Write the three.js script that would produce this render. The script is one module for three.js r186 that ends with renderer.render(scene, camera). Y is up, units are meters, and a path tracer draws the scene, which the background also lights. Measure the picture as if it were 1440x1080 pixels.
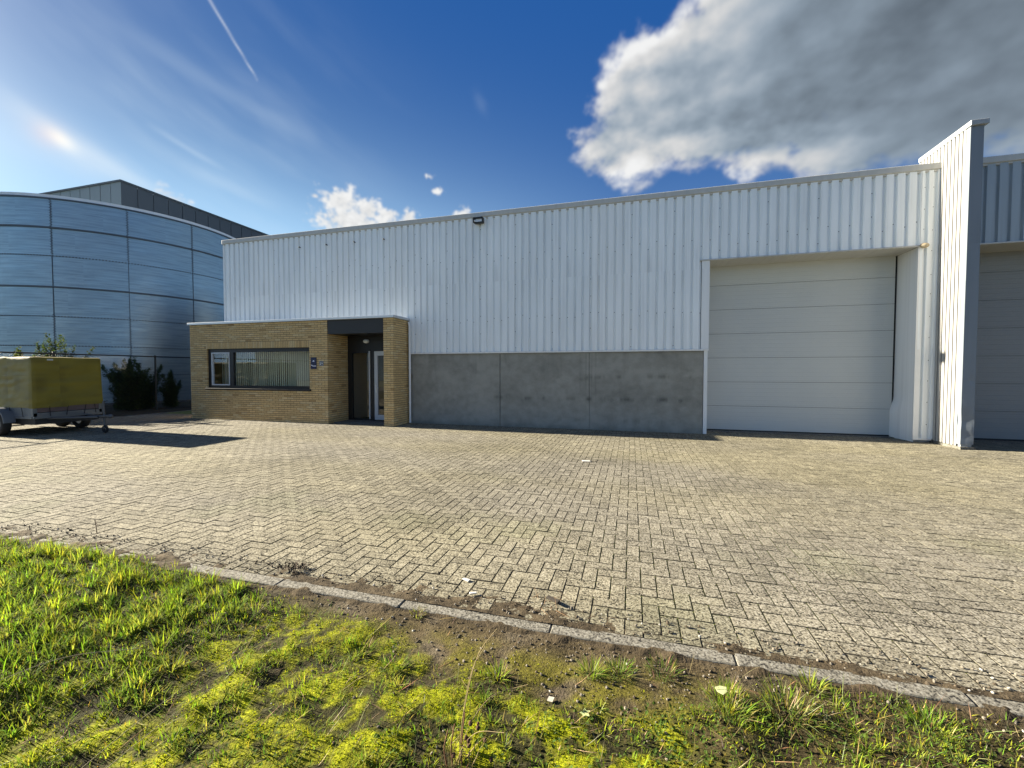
import * as THREE from 'three';
import { mergeGeometries } from 'three/addons/utils/BufferGeometryUtils.js';
import { RoundedBoxGeometry } from 'three/addons/geometries/RoundedBoxGeometry.js';
import { ImprovedNoise } from 'three/addons/math/ImprovedNoise.js';

// ------------------------------------------------------------------ camera, sky, sun, exposure
const scene = new THREE.Scene();
const camera = new THREE.PerspectiveCamera(84.74, 4 / 3, 0.05, 600);
camera.position.set(0, 1.55, 11.15);
camera.rotation.order = 'YXZ';
camera.rotation.set(THREE.MathUtils.degToRad(-1.84), THREE.MathUtils.degToRad(15.84), 0);
scene.add(camera);

const EXPOSURE = 5;
const SUN_EL = THREE.MathUtils.degToRad(20.5), SUN_OFF = THREE.MathUtils.degToRad(0.8);
const SUN = new THREE.Vector3(-Math.cos(SUN_EL) * Math.cos(SUN_OFF), Math.sin(SUN_EL), -Math.cos(SUN_EL) * Math.sin(SUN_OFF));
const renderer = new THREE.WebGLRenderer({ antialias: true });
renderer.toneMapping = THREE.LinearToneMapping;
renderer.toneMappingExposure = EXPOSURE;
renderer.shadowMap.enabled = true;
const sun = new THREE.DirectionalLight(new THREE.Color().setRGB(1, 0.89, 0.7), 5);
sun.position.copy(SUN).multiplyScalar(80).add(new THREE.Vector3(-5, 0, 4));
sun.target.position.set(-5, 0, 4);
sun.castShadow = true;
sun.shadow.mapSize.set(4096, 4096);
Object.assign(sun.shadow.camera, { left: -40, right: 40, top: 40, bottom: -40, near: 1, far: 200 });
scene.add(sun, sun.target);

// ------------------------------------------------------------------ numbers and noise
let seedState = 1;
const seed = (n) => { seedState = n >>> 0; };
const rnd = () => { seedState = (seedState + 0x6d2b79f5) | 0; let t = Math.imul(seedState ^ (seedState >>> 15), 1 | seedState); t = (t + Math.imul(t ^ (t >>> 7), 61 | t)) ^ t; return ((t ^ (t >>> 14)) >>> 0) / 4294967296; };
const rr = (a, b) => a + (b - a) * rnd();
const { clamp, lerp, degToRad } = THREE.MathUtils;
const ss = (a, b, x) => { const t = clamp((x - a) / (b - a), 0, 1); return t * t * (3 - 2 * t); };
const PN = new ImprovedNoise();
const noise = (x, y, z = 0) => PN.noise(x, y, z);
const fbm = (x, y, z, oct = 5, gain = 0.5) => { let s = 0, a = 1, n = 0; for (let i = 0; i < oct; i++) { s += a * noise(x, y, z); n += a; x = x * 2.03 + 7.1; y = y * 2.03 + 3.7; z = z * 2.03 + 1.3; a *= gain; } return s / n; };
const hash2 = (i, j, s) => { let h = Math.imul(i, 374761393) + Math.imul(j, 668265263) + Math.imul(s, 974634777); h = Math.imul(h ^ (h >>> 13), 1274126177); return ((h ^ (h >>> 16)) >>> 0) / 4294967296; };
const gs = (t) => Math.exp(-t * t);
const mod = (a, n) => ((a % n) + n) % n;
function vn(x, y, p, s) {                    // value noise that repeats every p cells
  const i = Math.floor(x), j = Math.floor(y), fx = x - i, fy = y - j, u = fx * fx * (3 - 2 * fx), v = fy * fy * (3 - 2 * fy);
  const a = hash2(mod(i, p), mod(j, p), s), b = hash2(mod(i + 1, p), mod(j, p), s), c = hash2(mod(i, p), mod(j + 1, p), s), d = hash2(mod(i + 1, p), mod(j + 1, p), s);
  return lerp(lerp(a, b, u), lerp(c, d, u), v);
}
const interp = (pts, x) => { if (x <= pts[0][0]) return pts[0][1]; for (let i = 1; i < pts.length; i++) if (x <= pts[i][0]) return lerp(pts[i - 1][1], pts[i][1], (x - pts[i - 1][0]) / (pts[i][0] - pts[i - 1][0])); return pts[pts.length - 1][1]; };

// ------------------------------------------------------------------ the sky: air, a low sun's glow, cirrus, cumulus, one vapour trail
{
  const W = 2048, H = 1024, data = new Float32Array(W * H * 4);
  const D2 = 180 / Math.PI;
  const deep = [0.015, 0.1, 0.36], pale = [0.43, 0.71, 1.0];
  const gam = [[0, 2.2], [22, 1.75], [36, 1.8], [50, 1.4], [66, 0.95], [80, 0.5], [110, 0.35], [180, 0.5]];
  const K = 0.88;
  const poly = [[9, 42], [6.5, 38.6], [0.7, 36.6], [-4.8, 34], [-5.4, 31], [-7, 28.1], [-7.6, 25.6], [-3.6, 24.2], [-0.5, 23.2], [5, 23.8], [9.9, 22.2], [16.5, 20.6], [22.7, 18.6], [34, 17.6], [50, 17], [78, 17], [96, 28], [92, 48], [60, 60], [22, 56]].map(([a, e]) => [a * K, e]);
  const sd = (x, y) => {
    let d = 1e9, inside = false;
    for (let i = 0, j = poly.length - 1; i < poly.length; j = i++) {
      const [ax, ay] = poly[i], [bx, by] = poly[j], ex = bx - ax, ey = by - ay, t = clamp(((x - ax) * ex + (y - ay) * ey) / (ex * ex + ey * ey), 0, 1);
      d = Math.min(d, Math.hypot(x - ax - ex * t, y - ay - ey * t));
      if ((ay > y) !== (by > y) && x < ax + ((y - ay) / (by - ay)) * ex) inside = !inside;
    }
    return inside ? d : -d;
  };
  // azimuth, elevation, half width, half height of the small clouds
  const puffs = [[-37.6, 20.2, 2.6, 1.5], [-34.6, 19.6, 2.2, 1.5], [-36.5, 18.2, 4, 1.6], [-32.2, 19.3, 1.6, 0.7], [-29.4, 19.3, 0.9, 1.1], [-31, 18.3, 3, 0.8], [-25.7, 22.5, 0.7, 0.45], [-22.4, 20.3, 1.1, 0.8], [-54.9, 18.0, 0.75, 0.6], [-54.0, 17.4, 1.0, 0.6], [-26.7, 24, 0.7, 0.3], [-40.6, 20.4, 0.5, 0.3]];
  for (let row = 0; row < H; row++) {
    const el = ((row + 0.5) / H - 0.5) * 180, er = el / D2, y = Math.sin(er);
    for (let col = 0; col < W; col++) {
      const round = ((col + 0.5) / W - 0.5) * 2 * Math.PI, x = Math.cos(round) * Math.cos(er), z = Math.sin(round) * Math.cos(er);
      const az = Math.atan2(x, -z) * D2, g = Math.acos(clamp(x * SUN.x + y * SUN.y + z * SUN.z, -1, 1)) * D2;
      const out = [0, 0, 0];
      const e = Math.max(el, 0);
      let m = 0.6 * Math.exp(-(e - 17) / 7) * interp(gam, g);
      m += 0.10 * Math.exp(-Math.pow(g / 30, 2)) ;
      m = m / Math.pow(1 + m ** 4, 0.25);
      for (let c = 0; c < 3; c++) out[c] = lerp(deep[c], pale[c], m) * (1 + 0.5 * ss(17, 3, e));
      const glow = 3.6 * Math.exp(-((g / 9) ** 1.2));
      out[0] += glow * 1.05; out[1] += glow; out[2] += glow * 0.9;
      if (el > 0) {
        // cirrus, combed from upper left to lower right
        const al = az * 0.85 + el * -0.55, ac = az * 0.42 + el;
        if (az < 0 && az > -140) {
          const warp = fbm(al * 0.03, ac * 0.05, 3.3, 3) * 3;
          let ci = ss(-0.05, 0.55, fbm(al * 0.045, (ac + warp) * 0.17, 9.1, 5, 0.55) + 0.12);
          ci *= ss(-24, -58, az) * ss(44, 24, el) * 0.19;
          for (const [a1, e1, a2, e2, w, k] of [[-61, 31.2, -41, 26.2, 0.8, 0.13], [-56, 23.6, -50, 21.3, 0.25, 0.2], [-62, 20.6, -55, 17.4, 0.8, 0.45], [-53, 20.6, -45, 18.6, 0.6, 0.14], [-66, 22.5, -61, 20.3, 0.6, 0.2], [-20.7, 32.8, -19.4, 30.8, 0.5, 0.06]]) {
            const dx = (a2 - a1) * K, dy = e2 - e1, px = (az - a1) * K, py = el - e1, t = clamp((px * dx + py * dy) / (dx * dx + dy * dy), 0, 1);
            const dd = Math.hypot(px - dx * t, py - dy * t) * (1 + 0.6 * fbm(al * 0.3, ac * 0.9, 5, 3));
            ci += k * gs(dd / w) * Math.sin(Math.PI * clamp(0.08 + t * 0.84, 0, 1));
          }
          for (let c = 0; c < 3; c++) out[c] = lerp(out[c], [0.72, 0.86, 0.98][c], clamp(ci, 0, 0.8));
          // mock sun in the cirrus
          const sx = (az + 62.2) * 0.93, sy = el - 20.3, q = gs(Math.hypot(sx * 0.8, sy + sx * 0.42) / 0.65), wide = gs(Math.hypot(sx * 0.55, (sy + sx * 0.42) * 1.1) / 1.7);
          const red = gs(Math.hypot(sx + 0.9, sy - 0.1) / 1.0);
          out[0] += 0.34 * q + 0.14 * wide + 0.14 * red; out[1] += 0.24 * q + 0.09 * wide + 0.02 * red; out[2] += 0.06 * q + 0.03 * wide - 0.06 * red;
          // vapour trail
          const tx = (az + 46.4) * 0.86, ty = el - 30.1, dx = -4.2 * 0.86 / 6.18, dy = 5.0 / 6.18, t = tx * dx + ty * dy, dd = Math.abs(tx * dy - ty * dx + 0.004 * t * t);
          if (t > -0.1 && t < 40) { const w = 0.042 + 0.005 * t, k = 0.68 * gs(dd / w) * ss(-0.1, 0.2, t) * ss(40, 8, t); for (let c = 0; c < 3; c++) out[c] = lerp(out[c], [0.82, 0.88, 0.95][c], k); }
        }
        // cumulus
        let dens = -9, thick = 0, bright = 0.5;
        const n1 = fbm(x * 5.5 + 3, y * 9 + 1, z * 5.5, 6, 0.52), n2 = fbm(x * 13 + 3, y * 20 + 1, z * 13, 5, 0.55);
        if (az > -14 && az < 104 && el < 66) {
          const d = sd(az * K, el);
          dens = (d > 0 ? Math.min(d / 1.7, 2.4) : d / 2.2) + n1 * 2.4 + n2 * 1.2 + 0.8 * fbm(x * 34, y * 46, z * 34, 4, 0.6); thick = d;
          const off = 0.03, n1s = fbm((x + SUN.x * off) * 5.5 + 3, (y + off * 0.6) * 9 + 1, (z + SUN.z * off) * 5.5, 5, 0.52);
          const edge = Math.exp(-Math.max(d - 0.3, 0) / 4.2) * ss(34, 10, az) + 0.22 * ss(9, -3, az) * ss(0.5, 3, d);
          bright = 0.3 + 0.5 * edge + (n1 - n1s) * (0.22 + 1.0 * edge) + n1 * 0.08 + n2 * (0.05 + 0.16 * edge) + 0.26 * ss(27, 40, el) * ss(30, 8, az) - 0.07 * ss(5, 14, d) + 0.08 * ss(3.5, 0.5, d);
        }
        if (az > -60 && az < -18 && el < 30) {
          let p = -9;
          for (const [a, e0, w, h] of puffs) p = Math.max(p, 1 - Math.hypot(((az - a) * 0.94) / w, (el - e0) / h));
          const f = 0.6 * fbm(x * 30, y * 40, z * 30, 5, 0.6) + 0.7 * fbm(x * 75, y * 95, z * 75, 4, 0.6);
          const dp = az < -27 && az > -43 ? p * 1.7 + f * 2.5 + 0.2 : p * 1.25 + f * 3.1 - 0.12;
          if (dp > dens) { dens = dp; thick = p; bright = 0.8 + f * 0.35 + 0.06 * ss(17.5, 21, el); }
        }
        if (az > 100 || az < -112) {            // the rest of the fair-weather sky, behind the camera
          const cov = fbm(x / (y + 0.25) * 1.5 + 5, z / (y + 0.25) * 1.5, 2, 5);
          const fade = az > 0 ? ss(100, 118, az) : ss(-112, -128, az);
          const dq = (cov * 3.4 - 0.35) * 2 * fade - (1 - fade) * 2;
          if (dq > dens) { dens = dq; bright = 0.72 - 0.12 * ss(0.5, 2.5, dq); }
        }
        const a = ss(-0.15, 1.15, dens) * ss(0, 5, el);
        if (a > 0) {
          bright = clamp(az > -14 && az < 104 ? bright * 0.88 : bright, 0.16, 0.92);
          const tint = ss(0.75, 0.3, bright);
          const col3 = [bright * lerp(1.0, 0.78, tint), bright * lerp(1.0, 0.97, tint), bright * lerp(0.99, 1.16, tint)];
          for (let c = 0; c < 3; c++) out[c] = lerp(out[c], col3[c], a * 0.97);
        }
      } else for (let c = 0; c < 3; c++) out[c] = lerp(out[c], [0.16, 0.15, 0.12][c], ss(0, -4, el));
      const o = (row * W + col) * 4;
      data[o] = Math.max(out[0], 0.004); data[o + 1] = Math.max(out[1], 0.004); data[o + 2] = Math.max(out[2], 0.004); data[o + 3] = 1;
    }
  }
  const sky = new THREE.DataTexture(data, W, H, THREE.RGBAFormat, THREE.FloatType);
  sky.mapping = THREE.EquirectangularReflectionMapping;
  sky.magFilter = sky.minFilter = THREE.LinearFilter;
  sky.needsUpdate = true;
  scene.background = sky; scene.environment = sky;
  scene.backgroundIntensity = scene.environmentIntensity = 1 / EXPOSURE;
}

// ------------------------------------------------------------------ textures
function tex(w, h, fn, srgb = false, rx = 1, ry = 1) {
  const d = new Uint8Array(w * h * 4);
  for (let j = 0; j < h; j++) for (let i = 0; i < w; i++) {
    let c = fn(i, j); if (typeof c === 'number') c = [c, c, c];
    const o = (j * w + i) * 4;
    for (let k = 0; k < 3; k++) { let v = clamp(c[k], 0, 1); if (srgb) v = v < 0.0031308 ? v * 12.92 : 1.055 * v ** (1 / 2.4) - 0.055; d[o + k] = Math.round(v * 255); }
    d[o + 3] = 255;
  }
  const t = new THREE.DataTexture(d, w, h);
  t.wrapS = t.wrapT = THREE.RepeatWrapping; t.magFilter = THREE.LinearFilter; t.minFilter = THREE.LinearMipmapLinearFilter; t.generateMipmaps = true;
  t.repeat.set(rx, ry);
  if (srgb) t.colorSpace = THREE.SRGBColorSpace;
  t.needsUpdate = true;
  return t;
}
const octs = (x, y, p, s, n, gain = 0.5) => { let v = 0, a = 1, t = 0; for (let i = 0; i < n; i++) { v += a * vn(x * p, y * p, p, s + i); t += a; a *= gain; p *= 2; } return v / t; };
const G = 1024;
const grainAt = (i, j) => { const u = i / G, v = j / G; return 0.55 * vn(u * 100, v * 100, 100, 3) + 0.33 * vn(u * 200, v * 200, 200, 4) + 0.12 * hash2(i, j, 5); };
const paverMap = tex(G, G, (i, j) => {         // washed concrete: light and dark grit
  const u = i / G, v = j / G, g = grainAt(i, j), lo = octs(u, v, 6, 20, 4);
  const grit = ss(0.6, 0.72, g) * 0.42 - ss(0.42, 0.28, g) * 0.4;
  const b = 0.6 + (g - 0.5) * 0.55 + grit + (lo - 0.5) * 0.3;
  return [b * 1.0, b * 0.965, b * (0.85 + 0.05 * vn(u * 128, v * 128, 128, 9))];
}, true, 1 / 0.8, 1 / 0.8);
const grainBump = tex(G, G, (i, j) => grainAt(i, j), false, 1 / 0.8, 1 / 0.8);
const soilMap = tex(G, G, (i, j) => {
  const u = i / G, v = j / G, a = octs(u, v, 8, 40, 6, 0.6), g = hash2(i >> 1, j >> 1, 41), peb = ss(0.7, 0.8, vn(u * 90, v * 90, 90, 44));
  const b = 0.2 + a * 1.0 + (g - 0.5) * 0.5 + peb * 0.25 - 0.25 * ss(0.6, 0.75, vn(u * 60, v * 60, 60, 47));
  return [b, b * 0.97, b * 0.92];
}, true, 1, 1);
const soilBump = tex(G, G, (i, j) => { const u = i / G, v = j / G; return 0.35 * octs(u, v, 24, 50, 6, 0.75) + 0.65 * octs(u, v, 110, 44, 3, 0.7); }, false, 1, 1);
const concreteMap = tex(2048, 512, (i, j) => {   // 8 m by 2.1 m, cast in the yard: blotches, pour lines, runs
  const x = i / 256, y = (j / 512) * 2.1;
  let b = 0.88 + 0.34 * fbm(x * 1.1, y * 1.6, 2.2, 5) + 0.3 * fbm(x * 5, y * 5, 8, 5, 0.6) + 0.1 * (hash2(i, j, 3) - 0.5);
  b -= 0.2 * ss(0.1, 0.45, fbm(x * 3.3, y * 0.4, 4.4, 4)) * ss(0.7, 2.1, y);
  for (const [h, k, x0] of [[1.38, 0.3, 5], [0.8, 0.34, 2.4], [0.25, 0.26, 4.6]]) b -= k * gs(((y - h) + 0.05 * fbm(x * 1.5, h, 1, 3)) / 0.055) * ss(-0.05, 0.3, fbm(x * 4, h * 7, 6, 4)) * ss(x0 - 1.5, x0 + 0.5, x);
  for (const [sx, w, k] of [[5.13, 0.012, -0.3], [5.2, 0.012, -0.2], [5.05, 0.02, -0.15], [5.3, 0.02, -0.12], [4.9, 0.03, -0.08]]) b += k * gs((x - sx) / w) * ss(0.2, 1.6, y);
  b -= 0.16 * ss(1.9, 2.1, y) + 0.14 * ss(0.14, 0, y);
  b += 0.14 * ss(0.2, 0.5, fbm(x * 2, y * 2.4, 12, 4));
  return [b * 0.97, b * 1.0, b * 0.985];
}, true, 1 / 8, 1 / 2.1);
const paintMap = tex(512, 1024, (i, j) => {     // weathered coil-coated sheet, 2 m by 4 m
  const u = i / 512, v = j / 1024;
  const b = 0.95 + 0.07 * (vn(u * 32, v * 4, 32, 60) - 0.5) + 0.08 * (octs(u, v, 4, 62, 5) - 0.5) - 0.06 * ss(0.62, 0.85, vn(u * 64, v * 3, 64, 66)) + 0.02 * (hash2(i, j, 8) - 0.5);
  return [b, b, b];
}, true, 1 / 2, 1 / 4);
const doorMap = tex(256, 512, (i, j) => { const b = 0.95 + 0.03 * (hash2(i, j, 2) - 0.5) + 0.05 * (octs(i / 256, j / 512, 4, 80, 4) - 0.5); return b; }, true, 0.5, 0.5);
const doorBump = tex(64, 512, (i, j) => { const y = (j / 512) * 12; const f = y - Math.floor(y); return 0.5 + 0.3 * ss(0.42, 0.5, f) * ss(0.58, 0.5, f) + 0.2 * hash2(i, j, 4); }, false, 2, 1 / 0.61);
const galvMap = tex(1024, 1024, (i, j) => {     // rolled zinc, streaked along the sheet, 2.5 m by 1.25 m
  const u = i / 1024, v = j / 1024;
  const b = 0.86 + 0.26 * (vn(u * 2, v * 56, 56, 90) - 0.5) + 0.12 * (vn(u * 6, v * 20, 60, 91) - 0.5) + 0.09 * (octs(u, v, 8, 92, 5, 0.6) - 0.5) + 0.08 * (vn(u * 160, v * 160, 160, 95) - 0.5);
  return [b * 0.97, b, b * 1.02];
}, true);
const galvRough = tex(512, 512, (i, j) => { const u = i / 512, v = j / 512; return 0.4 + 0.12 * (vn(u * 4, v * 40, 40, 97) - 0.5) + 0.14 * (octs(u, v, 8, 98, 4) - 0.5); });
const brickMap = tex(512, 512, (i, j) => { const u = i / 512, v = j / 512; const b = 0.86 + 0.3 * (octs(u, v, 12, 100, 5, 0.6) - 0.5) + 0.14 * (hash2(i, j, 6) - 0.5) - 0.25 * ss(0.74, 0.8, vn(u * 60, v * 60, 60, 103)); return [b, b * 0.98, b * 0.94]; }, true, 2, 2);
const tarpMap = tex(512, 512, (i, j) => { const u = i / 512, v = j / 512; const b = 0.88 + 0.25 * (vn(u * 3, v * 14, 42, 110) - 0.5) + 0.16 * (octs(u, v, 4, 111, 5) - 0.5) - 0.2 * ss(0.6, 0.9, vn(u * 4, v * 8, 8, 115)); return [b, b * 0.99, b * 0.9]; }, true, 0.7, 0.7);
const tarpBump = tex(512, 512, (i, j) => { const u = i / 512, v = j / 512; return 0.6 * vn(u * 3, v * 16, 48, 120) + 0.4 * octs(u, v, 6, 121, 4); }, false, 0.7, 0.7);
const bedMap = tex(1024, 1024, (i, j) => {       // what fills the joints: dark sand, moss here and there
  const u = i / 1024, v = j / 1024, m = ss(0.42, 0.56, octs(u, v, 5, 130, 5)), g = hash2(i, j, 7), k = 0.6 + 0.8 * g;
  return [lerp(0.07, 0.1, m) * k, lerp(0.06, 0.118, m) * k, lerp(0.04, 0.016, m) * k];
}, true, 1 / 4, 1 / 4);

// ------------------------------------------------------------------ materials
const std = (rgb, roughness = 0.8, extra = {}) => new THREE.MeshStandardMaterial({ color: new THREE.Color().setRGB(...rgb), roughness, ...extra });
const matte = (rgb, roughness, extra) => new THREE.MeshPhysicalMaterial({ color: new THREE.Color().setRGB(...rgb), roughness, specularIntensity: 0.35, ...extra });
const M = {
  cladding: std([0.86, 0.9, 0.91], 0.4, { map: paintMap }), claddingB: std([0.83, 0.875, 0.89], 0.42, { map: paintMap }), claddingC: std([0.87, 0.9, 0.9], 0.36, { map: paintMap }), finSheet: std([0.33, 0.33, 0.32], 0.5, { map: paintMap }), shadedSheet: std([0.34, 0.4, 0.45], 0.45, { map: paintMap }), shadedDoor: std([0.24, 0.245, 0.24], 0.5, { map: doorMap, bumpMap: doorBump, bumpScale: 0.004 }),  // neighbouring hall's sheet and door: shade beside the fin is put into their colour
  trim: std([0.5, 0.5, 0.475], 0.45, { map: paintMap }),
  whiteTrim: std([0.8, 0.81, 0.8], 0.4, { map: paintMap }),
  greyTrim: std([0.3, 0.32, 0.34], 0.45, { map: paintMap }), darkTrim: std([0.17, 0.195, 0.225], 0.4, { map: paintMap }),
  aluminium: std([0.62, 0.63, 0.63], 0.35, { metalness: 0.4 }),
  screw: std([0.06, 0.065, 0.07], 0.5),
  door: std([0.54, 0.56, 0.54], 0.5, { map: doorMap, bumpMap: doorBump, bumpScale: 0.004 }),
  seam: std([0.1, 0.1, 0.1], 0.7),
  rubber: std([0.012, 0.012, 0.013], 0.75),
  black: std([0.008, 0.008, 0.009], 0.5),
  fascia: std([0.02, 0.021, 0.022], 0.6),
  concrete: std([0.32, 0.305, 0.27], 0.88, { map: concreteMap, bumpMap: grainBump, bumpScale: 0.0015 }),
  slab: std([0.2, 0.2, 0.185], 0.92, { map: paverMap }),
  mortar: std([0.15, 0.115, 0.065], 0.95, { map: brickMap }),
  bricks: std([1, 1, 1], 0.88, { map: brickMap, vertexColors: true, bumpMap: brickMap, bumpScale: 0.002 }),
  galv: std([0.33, 0.41, 0.46], 1, { metalness: 0.82, map: galvMap, roughnessMap: galvRough }),
  galvDark: std([0.1, 0.11, 0.125], 0.5, { metalness: 0.5 }),
  membrane: std([0.78, 0.8, 0.82], 0.7),
  panelLight: std([0.21, 0.25, 0.27], 0.5), panelShaded: std([0.085, 0.1, 0.12], 0.6),  // shed panels: the right side's shade is put into the darker colour
  glass: new THREE.MeshPhysicalMaterial({ color: 0xffffff, roughness: 0.02, transmission: 1, thickness: 0, ior: 1.52 }),
  whiteFrame: std([0.5, 0.52, 0.54], 0.4),
  blind: std([0.5, 0.5, 0.33], 0.85),
  plaster: std([0.3, 0.27, 0.21], 0.95), carpet: std([0.08, 0.08, 0.085], 0.95),
  wood: std([0.22, 0.12, 0.05], 0.55),
  paver: matte([0.298, 0.296, 0.264], 0.95, { map: paverMap, vertexColors: true, bumpMap: grainBump, bumpScale: 0.0016 }),
  bed: std([1, 1, 1], 0.98, { map: bedMap }),
  kerb: std([0.225, 0.22, 0.2], 0.92, { map: paverMap, bumpMap: grainBump, bumpScale: 0.0015 }),
  soil: matte([1, 1, 1], 1, { map: soilMap, vertexColors: true, bumpMap: soilBump, bumpScale: 0.006 }),
  lawn: std([0.05, 0.06, 0.022], 1), asphalt: std([0.05, 0.05, 0.052], 0.95, { map: soilMap }),
  tarp: std([0.2, 0.162, 0.012], 0.55, { map: tarpMap, bumpMap: tarpBump, bumpScale: 0.02 }),
  steel: std([0.35, 0.36, 0.38], 0.4, { metalness: 0.7 }),
  tyre: std([0.018, 0.018, 0.018], 0.85), board: std([0.15, 0.165, 0.18], 0.5, { metalness: 0.3 }), boardRed: std([0.12, 0.085, 0.085], 0.6),
  fencePaint: std([0.012, 0.014, 0.013], 0.5), wire: std([0.02, 0.022, 0.022], 0.6),
  grass: new THREE.MeshPhysicalMaterial({ color: 0xffffff, vertexColors: true, roughness: 1, specularIntensity: 0.25, transmission: 0.5, thickness: 0, side: THREE.DoubleSide }),
  straw: matte([1, 1, 1], 0.9, { vertexColors: true, side: THREE.DoubleSide }),
  leaf: new THREE.MeshPhysicalMaterial({ color: 0xffffff, vertexColors: true, roughness: 1, specularIntensity: 0.15, transmission: 0.4, thickness: 0, side: THREE.DoubleSide }),
  bark: std([0.03, 0.024, 0.018], 0.95),
  brownSeed: std([0.055, 0.022, 0.012], 0.95),
  stone: std([0.42, 0.41, 0.39], 0.9), pale: std([0.5, 0.49, 0.46], 0.8),
  darkSteel: std([0.1, 0.105, 0.11], 0.5, { metalness: 0.4 }),
  rimAlu: std([0.14, 0.155, 0.17], 0.4, { metalness: 0.3 }),
  lampGlass: std([0.75, 0.77, 0.78], 0.25),
};

// ------------------------------------------------------------------ builders
const taken = new Map();
function numbered(n) { const k = taken.get(n) ?? 0; taken.set(n, k + 1); return k ? n + '_' + String(k).padStart(3, '0') : n; }
function place(o, parent) { o.traverse((m) => { if (m.isMesh) { m.castShadow = m.receiveShadow = true; } }); parent.add(o); return o; }
function mesh(name, geo, mat, parent) {
  const g = Array.isArray(geo) ? (geo.length > 1 ? mergeGeometries(geo.map((q) => (q.index ? q.toNonIndexed() : q))) : geo[0]) : geo;
  const m = new THREE.Mesh(g, mat); m.name = parent === scene ? numbered(name) : name;
  return place(m, parent);
}
function thing(name, label, category, group) {
  const o = new THREE.Group(); o.name = numbered(name); o.userData = { label, category }; if (group) o.userData.group = group;
  scene.add(o); return o;
}
function tag(o, label, category, group) { o.userData = { label, category }; if (group) o.userData.group = group; return o; }
function struct(name, geo, mat, parent = scene) { const m = mesh(name, geo, mat, parent); if (parent === scene) m.userData.kind = 'structure'; return m; }
const stuff = (m) => { m.userData.kind = 'stuff'; return m; };
function metric(g) {                            // texture coordinates in metres, by the face's main direction
  const p = g.attributes.position, n = g.attributes.normal, uv = new Float32Array(p.count * 2);
  for (let i = 0; i < p.count; i++) {
    const ax = Math.abs(n.getX(i)), ay = Math.abs(n.getY(i)), az = Math.abs(n.getZ(i));
    const [a, b] = ay > ax && ay > az ? [p.getX(i), p.getZ(i)] : ax > az ? [p.getZ(i), p.getY(i)] : [p.getX(i), p.getY(i)];
    uv[2 * i] = a; uv[2 * i + 1] = b;
  }
  g.setAttribute('uv', new THREE.BufferAttribute(uv, 2)); return g;
}
const bx = (x0, x1, y0, y1, z0, z1) => metric(new THREE.BoxGeometry(x1 - x0, y1 - y0, z1 - z0).translate((x0 + x1) / 2, (y0 + y1) / 2, (z0 + z1) / 2));
const rb = (x0, x1, y0, y1, z0, z1, r = 0.01, s = 2) => metric(new RoundedBoxGeometry(x1 - x0, y1 - y0, z1 - z0, s, r).translate((x0 + x1) / 2, (y0 + y1) / 2, (z0 + z1) / 2));
const V = (x, y, z) => new THREE.Vector3(x, y, z);
function bar(a, b, r, seg = 6, r2 = r) {        // a round bar between two points
  const d = b.clone().sub(a), g = new THREE.CylinderGeometry(r2, r, d.length(), seg);
  g.applyQuaternion(new THREE.Quaternion().setFromUnitVectors(V(0, 1, 0), d.clone().normalize()));
  return g.translate((a.x + b.x) / 2, (a.y + b.y) / 2, (a.z + b.z) / 2);
}
class Soup {                                    // triangles with colours
  constructor() { this.p = []; this.n = []; this.c = []; this.u = []; }
  v(p, n, c, u = [p.x, p.z]) { this.p.push(p.x, p.y, p.z); this.n.push(n.x, n.y, n.z); this.c.push(c[0], c[1], c[2]); this.u.push(u[0], u[1]); }
  quad(a, b, c, d, n, col, us) { const u = us ?? [undefined, undefined, undefined, undefined]; this.v(a, n, col, u[0]); this.v(b, n, col, u[1]); this.v(c, n, col, u[2]); this.v(a, n, col, u[0]); this.v(c, n, col, u[2]); this.v(d, n, col, u[3]); }
  geo() {
    const g = new THREE.BufferGeometry();
    g.setAttribute('position', new THREE.Float32BufferAttribute(this.p, 3)); g.setAttribute('normal', new THREE.Float32BufferAttribute(this.n, 3));
    g.setAttribute('color', new THREE.Float32BufferAttribute(this.c, 3)); g.setAttribute('uv', new THREE.Float32BufferAttribute(this.u, 2)); return g;
  }
}
function ribbed(x0, x1, y0, y1, { phase = 0, pitch = 0.2025, valley = 0.036, slope = 0.019, depth = 0.046 } = {}) {   // profiled sheet facing +z
  const pts = [], half = valley / 2;
  for (let k = Math.floor((x0 - phase) / pitch) - 1; phase + k * pitch < x1 + pitch; k++) { const c = phase + k * pitch; pts.push([c - half - slope, depth], [c - half, 0], [c + half, 0], [c + half + slope, depth]); }
  const line = [[x0, interp(pts, x0)], ...pts.filter(([x]) => x > x0 + 1e-4 && x < x1 - 1e-4), [x1, interp(pts, x1)]];
  const pos = [], nor = [], uv = [];
  for (let i = 1; i < line.length; i++) {
    const [a, za] = line[i - 1], [b, zb] = line[i], l = Math.hypot(b - a, zb - za), nx = -(zb - za) / l, nz = (b - a) / l;
    for (const [x, y, z] of [[a, y0, za], [b, y0, zb], [b, y1, zb], [a, y0, za], [b, y1, zb], [a, y1, za]]) { pos.push(x, y, z); nor.push(nx, 0, nz); uv.push(x, y); }
  }
  const g = new THREE.BufferGeometry();
  g.setAttribute('position', new THREE.Float32BufferAttribute(pos, 3)); g.setAttribute('normal', new THREE.Float32BufferAttribute(nor, 3)); g.setAttribute('uv', new THREE.Float32BufferAttribute(uv, 2));
  return g;
}

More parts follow.
